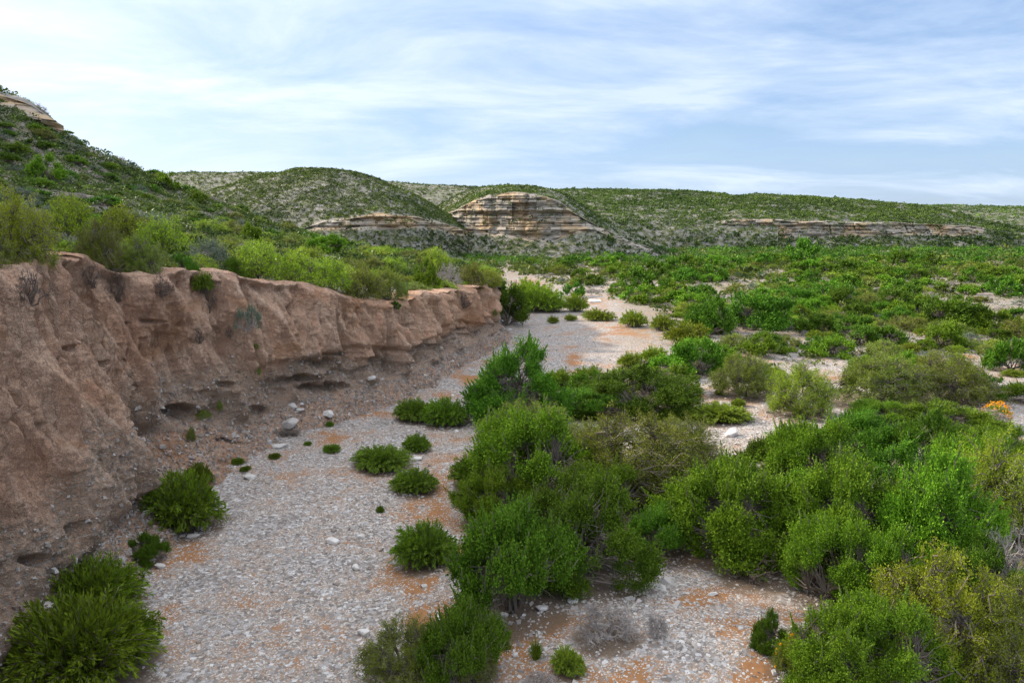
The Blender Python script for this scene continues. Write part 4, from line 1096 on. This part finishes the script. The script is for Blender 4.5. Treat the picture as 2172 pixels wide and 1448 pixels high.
# low cover under the thicket of the flat and out to the foot of the hills
n_ = 9000; dist = 55 * (340 / 55) ** r_s.random(n_); px = r_s.uniform(980, 2330, n_)
d_ = ray(px, np.full(n_, 600.)); xx = d_[:, 0] / d_[:, 1] * dist; P = np.stack([xx, dist, gh(xx, dist)], -1)
a_, b_, _ = proj(P); ok = ~((a_ < 1120) & (dist < 105))
for pl in BARE: ok &= ~inpoly(a_, b_, pl)
P = P[ok]; dist = dist[ok]; n_ = len(P); rad_ = np.where(fbm(P[:, 0] / 13, P[:, 1] / 13, 0, 3, 88) > .26, .45, 1) * np.exp(r_s.normal(size=n_) * .35) * (.35 + .9 * sstep(70, 220, dist))
scrub('flat_undergrowth', P, rad_, rad_ * .7, 30, .42, M_HILL, 5, 'low mixed undergrowth between the shrubs of the flat', np.clip(r_s.normal(size=n_) * .25 + .6, 0, 1))
# the far-off thicket that reads as one mass
n_ = 1500; dist = r_s.uniform(205, 335, n_); px = r_s.uniform(560, 2330, n_)
d_ = ray(px, np.full(n_, 600.)); xx = d_[:, 0] / d_[:, 1] * dist; P = np.stack([xx, dist, gh(xx, dist)], -1)
rad_ = np.exp(r_s.normal(size=n_) * .28) * 2.1
scrub('far_thicket', P, rad_, rad_ * .85, 60, .22, M_DARK, 6, 'far-off green thicket at the foot of the hills', np.clip(r_s.normal(size=n_) * .3 + .25, 0, 1))

# ------------------------------------------------------------------ terrace and near hillside plants
V, stage, rock, _ = SURF['near_hillside']
NP_, NQ_, ND_ = proj(V)


def on_hill(px, py, back=False):
    """point of the near hillside seen at (px, py)"""
    c_ = np.argmin(np.abs(NP_[:, 100] - px)); c0 = max(c_ - 25, 0); sub = slice(c0, c_ + 26)
    e = (NP_[sub] - px) ** 2 + (NQ_[sub] - py) ** 2
    e = e + (stage[sub] > 4) * 1e6
    k = np.unravel_index(np.argmin(e), e.shape)
    return V[sub][k], ND_[sub][k]


def puth(kind, px, base, wpx, hpx, label, group, lod=None, **kw):
    P, dep = on_hill(px, base); rx = wpx * dep / F0 / 2
    if lod is None: lod = 0 if dep < 40 else 1 if dep < 85 else 2
    return spawn(kind, lod, (P[0], P[1], P[2] - .08), rx, rx * .85, hpx * dep / F0, label, group, rz=random.uniform(0, 6.28), **kw)


GL = 'thorn shrubs along the top of the bank'
for a in [
 ('yellow', 30, 585, 190, 170, 'largest yellow-green thorn tree at the left edge above the bank', GL), ('olive', -20, 640, 150, 100, 'dark drooping thorn shrub hanging over the bank at the left edge', GL),
 ('yellow', 150, 520, 130, 110, 'bright yellow-green bush behind the highest part of the bank', GL), ('dead', 140, 545, 80, 60, 'bare grey bush on the highest corner of the bank', GL),
 ('olive', 215, 575, 110, 110, 'dark twisted thorn shrub in the notch right of the highest corner', GL), ('yellow', 262, 520, 140, 90, 'yellow-topped thorn shrub behind the notch', GL),
 ('olive', 300, 590, 120, 95, 'olive thorn shrub leaning over the bank right of the notch', GL), ('yellow', 350, 550, 130, 90, 'yellow-green thorn shrub between the notch and the silver shrub', GL),
 ('grey', 440, 580, 95, 65, 'silver-leaved shrub on the bank edge', GL), ('dark', 395, 590, 60, 45, 'small dark shrub left of the silver one', GL), ('dark', 500, 592, 50, 42, 'small dark green shrub right of the silver one', GL),
 ('yellow', 545, 597, 130, 90, 'golden-green thorn shrub just right of the silver one', GL), ('yellow', 630, 607, 120, 85, 'golden-green thorn shrub in the middle of the bank top', GL),
 ('yellow', 700, 615, 100, 75, 'yellowish thorn shrub where the bank top dips', GL), ('olive', 770, 636, 110, 75, 'olive thorn shrub on the lowest dip of the bank top', GL),
 ('olive', 825, 640, 90, 70, 'dull green thorn shrub left of the prickly pear', GL), ('green', 905, 620, 70, 60, 'bright green shrub right of the prickly pear', GL),
 ('dead', 950, 612, 80, 60, 'bare grey shrub near the far end of the bank', GL), ('olive', 1000, 612, 80, 55, 'dark thorn shrub drooping over the far end of the bank', GL), ('yellow', 930, 585, 80, 60, 'yellow-green shrub behind the bare one near the far end', GL),
 ('green', 352, 400, 55, 32, 'vivid light green bush on the skyline slope', GL), ('green', 95, 385, 70, 50, 'fresh green bush halfway up the near hillside', GL), ('green', 420, 432, 40, 28, 'vivid small bush on the lower slope shoulder', GL),
 ('green', 540, 520, 60, 45, 'fresh green bush on the flat behind the golden ones', GL)]:
    puth(*a)
hill_cell = []
rh = random.Random(5)
HL = {'olive': 'olive thorn shrub, one of many alike on the near hillside and terrace', 'yellow': 'yellow-green thorn shrub, one of many alike along the terrace', 'dark': 'dark green shrub, one of many alike on the near hillside',
      'green': 'fresh green shrub, one of many alike on the near hillside', 'grey': 'grey-leaved shrub, one of many alike on the near hillside', 'dead': 'leafless shrub, one of many alike on the near hillside', 'willow': 'dark feathery shrub, one of many alike on the near hillside'}
HG = {k_: v_.split(',')[0] + 's on the terrace and near hillside' for k_, v_ in HL.items()}
nh = {}
kept = []
for _ in range(9000):
    i = rh.randrange(5, V.shape[0] - 5); j = rh.randrange(0, V.shape[1] - 14)
    P = V[i, j]; a_, b_, dep = NP_[i, j], NQ_[i, j], ND_[i, j]
    s_ = stage[i, j]
    if not (-120 < a_ < 1065): continue
    if s_ < .12: continue
    ter = s_ < 1.9
    if a_ > 900 and s_ > 2.5: continue
    u = rh.random() + .25 * float(vn(P[0] / 9, P[1] / 9, 0, 17))
    if ter: kd = 'yellow' if u < .50 else 'olive' if u < .85 else 'green' if u < .93 else 'dead' if u < .98 else 'grey'
    else: kd = 'dark' if u < .36 else 'willow' if u < .52 else 'olive' if u < .72 else 'grey' if u < .84 else 'dead' if u < .93 else 'green'
    r_ = rh.uniform(1.0, 2.1) if ter else rh.uniform(.7, 1.7)
    r_ *= .8 + dep / 250
    if any((P[0] - q[0]) ** 2 + (P[1] - q[1]) ** 2 < (.62 * (r_ + q[2])) ** 2 for q in kept): continue
    nm_ = ptn(kd)
    if nh.get(nm_, 0) >= {'thorny_shrub': 145, 'leafy_shrub': 62}.get(nm_, 45): continue
    nh[nm_] = nh.get(nm_, 0) + 1; kept.append((P[0], P[1], r_))
    spawn(kd, 0 if dep < 30 else 1 if dep < 95 else 2, (P[0], P[1], P[2] - .1), r_, r_ * rh.uniform(.85, 1.1), r_ * rh.uniform(.6, .95) * (1.0 if ter else .85), ('large ' if r_ > 1.8 else 'small ' if r_ < 1.1 else '') + HL[kd].split(', one')[0] + (' on the terrace' if ter else ' on the lower hillside' if s_ < 2.8 else ' high on the hillside') + (' above the tallest stretch of bank' if a_ < 330 else ' behind the silver-leaved shrub' if a_ < 620 else ' towards the end of the bank'), HG[kd], rz=rh.uniform(0, 6.28))
print('hill', nh)
n_ = 15000; P = sample_surface('near_hillside', n_, 77, 0.3, 4.02)
rad_ = np.exp(r_s.normal(size=n_) * .4) * .42
scrub('terrace_scrub', P, rad_, rad_ * .85, 34, .32, M_HILL, 8, 'low scrub and weeds covering the near hillside and terrace', np.clip(r_s.normal(size=n_) * .25 + .38, 0, 1))

# ------------------------------------------------------------------ rock outcrop on the hill shoulder
sweep('rock_outcrop', [(-200, [(170, 98), (110, 101), (96, 106)]), (-80, [(200, 99), (160, 102), (150, 107)]), (0, [(232, 100), (203, 102), (197, 107)]), (45, [(247, 101), (212, 103), (206, 108)]), (85, [(262, 102), (232, 104), (228, 108)]),
                         (110, [(272, 103), (250, 104), (247, 108)]), (135, [(282, 104), (275, 105), (274, 108)])], 200, (60, 16), 171, 0, (.5, 3), m_hill)

# ------------------------------------------------------------------ stones
m_stone, t = new_mat('pale_limestone')
oi = t.n('ShaderNodeObjectInfo'); geo = t.n('ShaderNodeNewGeometry'); at = t.n('ShaderNodeAttribute', attribute_name='tint')
n_s = t.noise((geo, 0), 6, 5, .65)
c = t.mix((at, 2), (0.18, 0.15, 0.13), (0.58, 0.56, 0.54)); c = t.mix(t.ramp(n_s, [(.45, 0.0), (.7, .55)]), out(c), (0.34, 0.27, 0.21))
finish(t, c, .9, n_s, .04, .6)
BOXV = np.array([[-1, -1, -1], [1, -1, -1], [1, 1, -1], [-1, 1, -1], [-1, -1, 1], [1, -1, 1], [1, 1, 1], [-1, 1, 1]], float)
BOXF = np.array([[4, 5, 6, 7], [0, 1, 5, 4], [1, 2, 6, 5], [2, 3, 7, 6], [3, 0, 4, 7]])


def stones(name, P, size, seed, label, flatz=.32, tint=None):
    r = np.random.default_rng(seed); n = len(P)
    b = BOXV[None] * np.array([.5, .5, .5]) + r.uniform(-.24, .24, (n, 8, 3))
    b[:, 4:, :2] *= r.uniform(.45, .85, (n, 1, 1))
    b *= np.stack([size, size * r.uniform(.5, .95, n), size * flatz * r.uniform(.6, 1.6, n)], -1)[:, None]
    tl = r.normal(size=(n, 2)) * .22; b[..., 2] += b[..., 0] * tl[:, :1] + b[..., 1] * tl[:, 1:]
    a = r.uniform(0, 6.283, n)[:, None]; x_, y_ = b[..., 0].copy(), b[..., 1].copy()
    b[..., 0] = x_ * np.cos(a) - y_ * np.sin(a); b[..., 1] = x_ * np.sin(a) + y_ * np.cos(a)
    V = (b + P[:, None]).reshape(-1, 3); F = (np.arange(n)[:, None, None] * 8 + BOXF[None]).reshape(-1, 4)
    tn_ = np.clip(.45 + .25 * r.normal(size=n), 0, 1) if tint is None else tint
    return tag(link(name, mesh_np(name, V, F, False, [m_stone], fattrs={'tint': np.repeat(tn_, 5)})), label, 'gravel', kind='stuff')


n_ = 190000; dist = 13.5 * (75 / 13.5) ** (r_s.random(n_) ** 1.15); px = r_s.uniform(-60, 2230, n_)
d_ = ray(px, np.full(n_, 900.)); xx = d_[:, 0] / np.hypot(d_[:, 0], 1) * dist; yy = np.sqrt(dist ** 2 - xx ** 2); zz = gh(xx, yy)
P = np.stack([xx, yy, zz], -1); a_, b_, dep = proj(P)
sl = blobs(a_, b_, SOIL); dens_ = (1 - .85 * np.clip(sl, 0, 1)) * np.clip(.50 + 1.6 * fbm(xx / 2.5, yy / 2.5, 0, 3, 401), .12, 1)
ok = (r_s.random(n_) < dens_)
P = P[ok]; n_ = len(P); dep = dep[ok]
a_, b_ = a_[ok], b_[ok]; path = np.interp(b_, [900, 960, 1060, 1200, 1448], [800, 700, 600, 520, 470]); swept = np.exp(-((a_ - path) / (60 + (b_ - 900) * .28)) ** 2) * (b_ > 900)
bars = blobs(a_, b_, [(770, 1180, 90, 140, 1), (1150, 1290, 150, 40, 1), (1450, 1250, 120, 60, .8), (900, 930, 130, 50, .7), (1480, 1350, 200, 60, .9)])
sz = np.exp(r_s.normal(size=n_) * .42) * .056 * (1 - .45 * swept) * (1 + .45 * bars) * (dep / 22) ** .35; big_ = r_s.random(n_) < .012; sz = np.where(big_, sz * 2.6, sz)
stones('loose_gravel', P, sz, 11, 'pale angular gravel strewn over the dry creek bed')
# stones lying on and set into the foot of the bank
flatB = np.stack([BX, BY, BZ], -1); w_ = (np.where(Kd == 0, .8, cong) ** 1.5) * ((Kd == 1) * .35 + (Kd == 0) * 2.0) * (BPX > -60) * (BPY < 1500) * (BD < 90) * (BD > 10)
dA = np.gradient(S)[:, None]; w_ = w_ * dA
k = r_s.choice(w_.size, 42000, p=(w_ / w_.sum()).ravel()); P = flatB.reshape(-1, 3)[k] + r_s.normal(size=(42000, 3)) * .02
stones('bank_rubble', P, np.exp(r_s.normal(size=42000) * .5) * .062, 12, 'small stones strewn on and set in the foot of the earth bank', .5, np.clip(.20 + .25 * r_s.normal(size=42000), 0, 1))
n_ = 14000; P = sample_surface('near_hillside', n_, 78, 0.3, 4.02, lo_=-1500, hi_=-150)
rad_ = np.exp(r_s.normal(size=n_) * .4) * .60
scrub('hillside_scrub', P, rad_, rad_ * .9, 26, .34, M_HILL, 9, 'low scrub on the hillside beyond the left edge of the view', np.clip(r_s.normal(size=n_) * .25 + .38, 0, 1))
import bmesh


def rock(px, base, wpx, hpx, label, seed, tint=.75, on=None, group='pale boulders and slabs on the creek bed', name='boulder'):
    r = np.random.default_rng(seed)
    if on == 'bank': P, dep = on_bank(px, base - hpx * .4)
    else:
        P = at_z(px, base, 0); P = at_z(px, base, float(gh(P[0], P[1]))); dep = float(proj(P)[2])
    wm = wpx * dep / F0 * (.78 if on == 'bank' else 1); hm = max(hpx * dep / F0 * .8, wm * .22)
    bm = bmesh.new()
    for i in range(22):
        d = norm(r.normal(size=3)); d = np.sign(d) * np.abs(d) ** .75
        bm.verts.new((d[0] * wm / 2 * r.uniform(.8, 1.05), d[1] * wm * .36 * r.uniform(.8, 1.05), d[2] * hm * .55 * r.uniform(.75, 1.05)))
    res = bmesh.ops.convex_hull(bm, input=bm.verts); bmesh.ops.delete(bm, geom=[g_ for g_ in res['geom_interior'] if isinstance(g_, bmesh.types.BMVert)], context='VERTS')
    bmesh.ops.bevel(bm, geom=list(bm.edges), offset=wm * .025, segments=1, affect='EDGES')
    me_ = bpy.data.meshes.new(name); bm.to_mesh(me_); bm.free(); me_.materials.append(m_stone)
    at_ = me_.attributes.new('tint', 'FLOAT', 'FACE'); at_.data.foreach_set('value', np.full(len(me_.polygons), tint, np.float32))
    o = link(name, me_, None, (P[0], P[1], P[2] + hm * .22)); o.rotation_euler = (r.normal() * .12, r.normal() * .12, r.uniform(-.5, .5))
    return tag(o, label, 'rock', group)


def on_bank(px, py):
    e = (BPX - px) ** 2 + (BPY - py) ** 2 + (Kd == 2) * 400 + BD * .4
    k = np.unravel_index(np.argmin(e), e.shape)
    return flatB[k], float(BD[k])


for i, a in enumerate([
 (829, 1345, 46, 34, 'rounded white boulder beside the bush at the lower edge', .95, None), (1551, 922, 34, 24, 'white boulder on the side channel beside a bright bush', 1, None), (1400, 1250, 36, 18, 'flat pale slab on the stony path right of the biggest shrub', .85, None),
 (1637, 1322, 30, 26, 'white boulder behind the small glossy shrub', 1, None), (1512, 1264, 24, 16, 'pale rock on the path between the shrubs', .85, None), (410, 1138, 32, 12, 'pale slab under the broad bush at the bank foot', .8, None),
 (340, 1203, 26, 16, 'bluish slab between two bushes at the bank foot', .7, None), (530, 1014, 30, 14, 'flat slab on gravel below the bank tufts', .75, None), (695, 888, 38, 22, 'pale boulder standing out at the bank foot', .95, 'bank'),
 (612, 915, 62, 26, 'long grey slab above the pile of sticks', .6, 'bank'), (622, 868, 30, 14, 'upper flat stone of a little heap at the bank foot', .6, 'bank'), (637, 876, 28, 12, 'right stone of a little heap at the bank foot', .65, 'bank'),
 (640, 862, 14, 9, 'smallest yellowish stone of the little heap', .7, 'bank'), (787, 812, 28, 15, 'yellowish slab in the shade of the undercut bank', .85, 'bank'), (764, 815, 18, 9, 'grey stone left of the yellowish slab', .5, 'bank'),
 (812, 808, 12, 8, 'small white stone right of the yellowish slab', .9, 'bank'), (902, 800, 12, 8, 'small white stone alone below the far bank', .9, 'bank'), (932, 745, 20, 11, 'grey rock in the mouth of the far hollow', .6, 'bank'),
 (960, 770, 9, 7, 'tiny white rock at the foot of the far bank', .9, 'bank'), (592, 948, 36, 14, 'flat slab at the front of the pile of sticks', .75, None), (567, 936, 18, 9, 'small slab left of the pile of sticks', .7, None), (765, 1140, 20, 14, 'pale flat stone in the middle of the open gravel', .9, None),
 (705, 1150, 34, 18, 'broken white slab in the middle of the open gravel', .95, None), (757, 1205, 26, 16, 'white slab on the gravel beside the orange soil', .95, None), (770, 1345, 30, 20, 'white flat rock left of the rounded boulder', .9, None), (845, 1300, 20, 16, 'pale rock at the margin of the lower orange soil', .9, None),
 (1070, 1305, 20, 14, 'white rock below the skirt of the big dark shrub', .95, None), (1062, 1362, 26, 18, 'pale rock heap below the drooping tuft', .85, None), (1093, 1390, 14, 14, 'small upright white stone beside the green grass tuft', .9, None),
 (885, 975, 24, 12, 'pale stone touching the round tuft bush', .9, None), (855, 1003, 20, 10, 'pale stone at the right of the low wide bush', .9, None), (1262, 641, 40, 8, 'pale ledge of rock on the far gravel bar', .95, None), (1080, 700, 12, 6, 'small white rock right of the bank end', .95, None),
 (1635, 930, 28, 6, 'thin slab lying on the side channel', .6, None), (1215, 1275, 30, 12, 'white slab close under the big dark shrub', .95, None), (1150, 1290, 34, 12, 'white slab among the stones left of the pale stems', .9, None)]):
    rock(a[0], a[1], a[2], a[3], a[4], 500 + i, a[5], a[6])

# ------------------------------------------------------------------ plants on the face of the bank, driftwood, cactus, yucca, snag
def onb(kind, px, py, wpx, hpx, label, lod=0, out_=.25, **kw):
    P, dep = on_bank(px, py); r_ = wpx * dep / F0 / 2
    d = norm(np.array([-P[0], -P[1], 0.])) * out_
    return spawn(kind, lod, (P[0] + d[0], P[1] + d[1], P[2] - hpx * dep / F0 * .3), r_, r_ * .8, hpx * dep / F0, label, 'plants growing on the face of the bank', rz=random.uniform(0, 6), **kw)


onb('willow', 430, 605, 60, 50, 'dark round bush hanging from the bank top below the silver shrub')
onb('grey', 525, 685, 50, 55, 'grey-green bush clinging half way down the bank face')
onb('root', 438, 650, 60, 70, 'dead roots trailing down the bank under the hanging bush')
onb('root', 195, 590, 60, 60, 'dead thorny branches trailing over the highest bank corner')
onb('root', 250, 610, 50, 90, 'tangle of dead branches in the notch of the bank top')
onb('root', 60, 620, 120, 90, 'mass of dead branches under the thorn tree at the left edge')
onb('root', 345, 610, 60, 55, 'dead roots hanging right of the notch')
onb('root', 425, 715, 34, 40, 'thin dead twigs in the middle of the bank face', 1)
onb('olive', 540, 785, 30, 34, 'sparse green plant on the bank spur', 1)
onb('root', 492, 705, 22, 30, 'small dry plant left of the clinging bush', 1)
onb('olive', 432, 880, 40, 18, 'trailing plant in the mouth of the low hollow', 1)
onb('olive', 468, 862, 16, 24, 'small leafy plant right of the low hollow', 1)
onb('olive', 405, 925, 22, 34, 'dark spindly plant below the low hollow', 1)
onb('root', 130, 640, 50, 40, 'small dead twigs on the upper bank at the left', 1)
onb('root', 985, 640, 50, 45, 'dead roots hanging near the far end of the bank', 1)
onb('dark', 840, 650, 24, 16, 'small dark plant hanging below the prickly pear', 1)
onb('olive', 545, 735, 14, 12, 'tiny plant on the edge of the bank spur', 1)
onb('olive', 1050, 665, 12, 14, 'tiny green plant on the end of the bank', 1)


def sticks(px, py, wpx, n, label, seed, name='brushwood_pile', hm=.3, thick=.012):
    r = np.random.default_rng(seed); P = at_z(px, py, .1); dep = float(proj(P)[2]); R_ = wpx * dep / F0 / 2
    if py < 960 and px < 700: P, _ = on_bank(px, py)
    a_ = r.uniform(0, 6.283, n); c_ = np.stack([r.uniform(-.35, .35, n) * R_, r.uniform(-.25, .25, n) * R_, r.uniform(.02, hm, n)], -1)
    L_ = R_ * r.uniform(.25, .7, n); v_ = np.stack([np.cos(a_) * L_, np.sin(a_) * L_ * .6, r.normal(size=n) * .06], -1)
    V_, F_ = curve_tubes(bend(c_ - v_, c_ + v_, 5, r, .06), thick, thick * .4, 4)
    return tag(link(name, mesh_np(name, V_, F_, False, [M_BARK]), None, tuple(P + np.array([0, 0, .05]))), label, 'brushwood' if n > 3 else 'branch')


sticks(612, 925, 85, 120, 'pile of dark sticks washed up against the bank foot', 1)
sticks(980, 793, 26, 1, 'thin dead branch lying on the shaded gravel below the far bank', 2, 'fallen_branch', .05)
sticks(620, 956, 30, 1, 'thin stick lying in front of the pile of sticks', 3, 'fallen_branch', .05)
sticks(1615, 1215, 90, 1, 'bleached crooked branch under the skirted shrub', 4, 'fallen_branch', .25, .035)
sticks(1690, 1240, 70, 1, 'dry branch lying on the slope under the right clump', 5, 'fallen_branch', .25, .02)


def pear(px, base, wpx, label, seed, onh=True, npad=30):
    r = np.random.default_rng(seed); P, dep = on_hill(px, base); R_ = wpx * dep / F0 / 2
    root = bpy.data.objects.new('prickly_pear', None); COL.objects.link(root); root.location = (P[0], P[1], P[2]); tag(root, label, 'cactus', 'prickly pears on the terrace and hillside')
    th = np.linspace(0, math.pi, 7); ph = np.arange(10) * math.pi / 5
    sph = np.array([[math.sin(a) * math.cos(b), math.sin(a) * math.sin(b) * .16, math.cos(a) + 1] for b in ph for a in th])
    F_ = np.array([[i * 7 + j, ((i + 1) % 10) * 7 + j, ((i + 1) % 10) * 7 + j + 1, i * 7 + j + 1] for i in range(10) for j in range(6)])
    me_ = mesh_np('pad', sph * .5, F_[:, ::-1], True, [M_PAD], attrs={'tint': np.full(len(sph), .5)})
    nodes = [(r.normal() * .3 * R_, r.normal() * .2 * R_, 0.) for _ in range(7)]
    for i in range(npad):
        b = nodes[r.integers(0, len(nodes))] if i >= 7 else nodes[i]
        o = link('pad', me_, root); s_ = R_ * r.uniform(.30, .42); tx_, ty_ = r.normal() * .45, r.normal() * .45
        o.location = b; o.scale = (s_ * .8, s_, s_); o.rotation_euler = (tx_, ty_, r.uniform(0, 3.1))
        top = (b[0] + math.sin(ty_) * s_ * .85, b[1] - math.sin(tx_) * s_ * .85, b[2] + s_ * .85)
        if top[2] < R_ * 1.3: nodes.append(top)


pear(860, 632, 56, 'prickly pear with round pads at the brink of the bank, above its lowest dip', 1, npad=40)
pear(640, 500, 26, 'small prickly pear on the lower hillside above the golden shrubs', 2, npad=18)
pear(300, 415, 36, 'prickly pear high on the slope near the skyline', 3, npad=20)
pear(245, 455, 36, 'prickly pear in the middle of the near hillside', 4, npad=20)
PROTO['yucca', 1] = [plant_meshes('yucca', p_grass(91, 120, .06, .95, 1.0), M_WILLOWB, M_BARK, True)]; PROTO['yucca', 0] = PROTO['yucca', 2] = PROTO['yucca', 1]; PROTO['yucca', 'name'] = 'yucca'
put('yucca', 1667, 660, 40, 22, 'spiky green yucca rosette standing out among the shrubs of the flat', None, cat='yucca')
P, dep = on_hill(100, 262)
spawn('dead', 0, (P[0], P[1] - 1, P[2] + .6), 1.2, 1.0, 2.4, 'bleached dead snag sticking up from the rock outcrop against the sky', None, name='dead_snag', cat='dead tree')

# leaf litter and twigs gathered under the plants near by, as a property of the ground there
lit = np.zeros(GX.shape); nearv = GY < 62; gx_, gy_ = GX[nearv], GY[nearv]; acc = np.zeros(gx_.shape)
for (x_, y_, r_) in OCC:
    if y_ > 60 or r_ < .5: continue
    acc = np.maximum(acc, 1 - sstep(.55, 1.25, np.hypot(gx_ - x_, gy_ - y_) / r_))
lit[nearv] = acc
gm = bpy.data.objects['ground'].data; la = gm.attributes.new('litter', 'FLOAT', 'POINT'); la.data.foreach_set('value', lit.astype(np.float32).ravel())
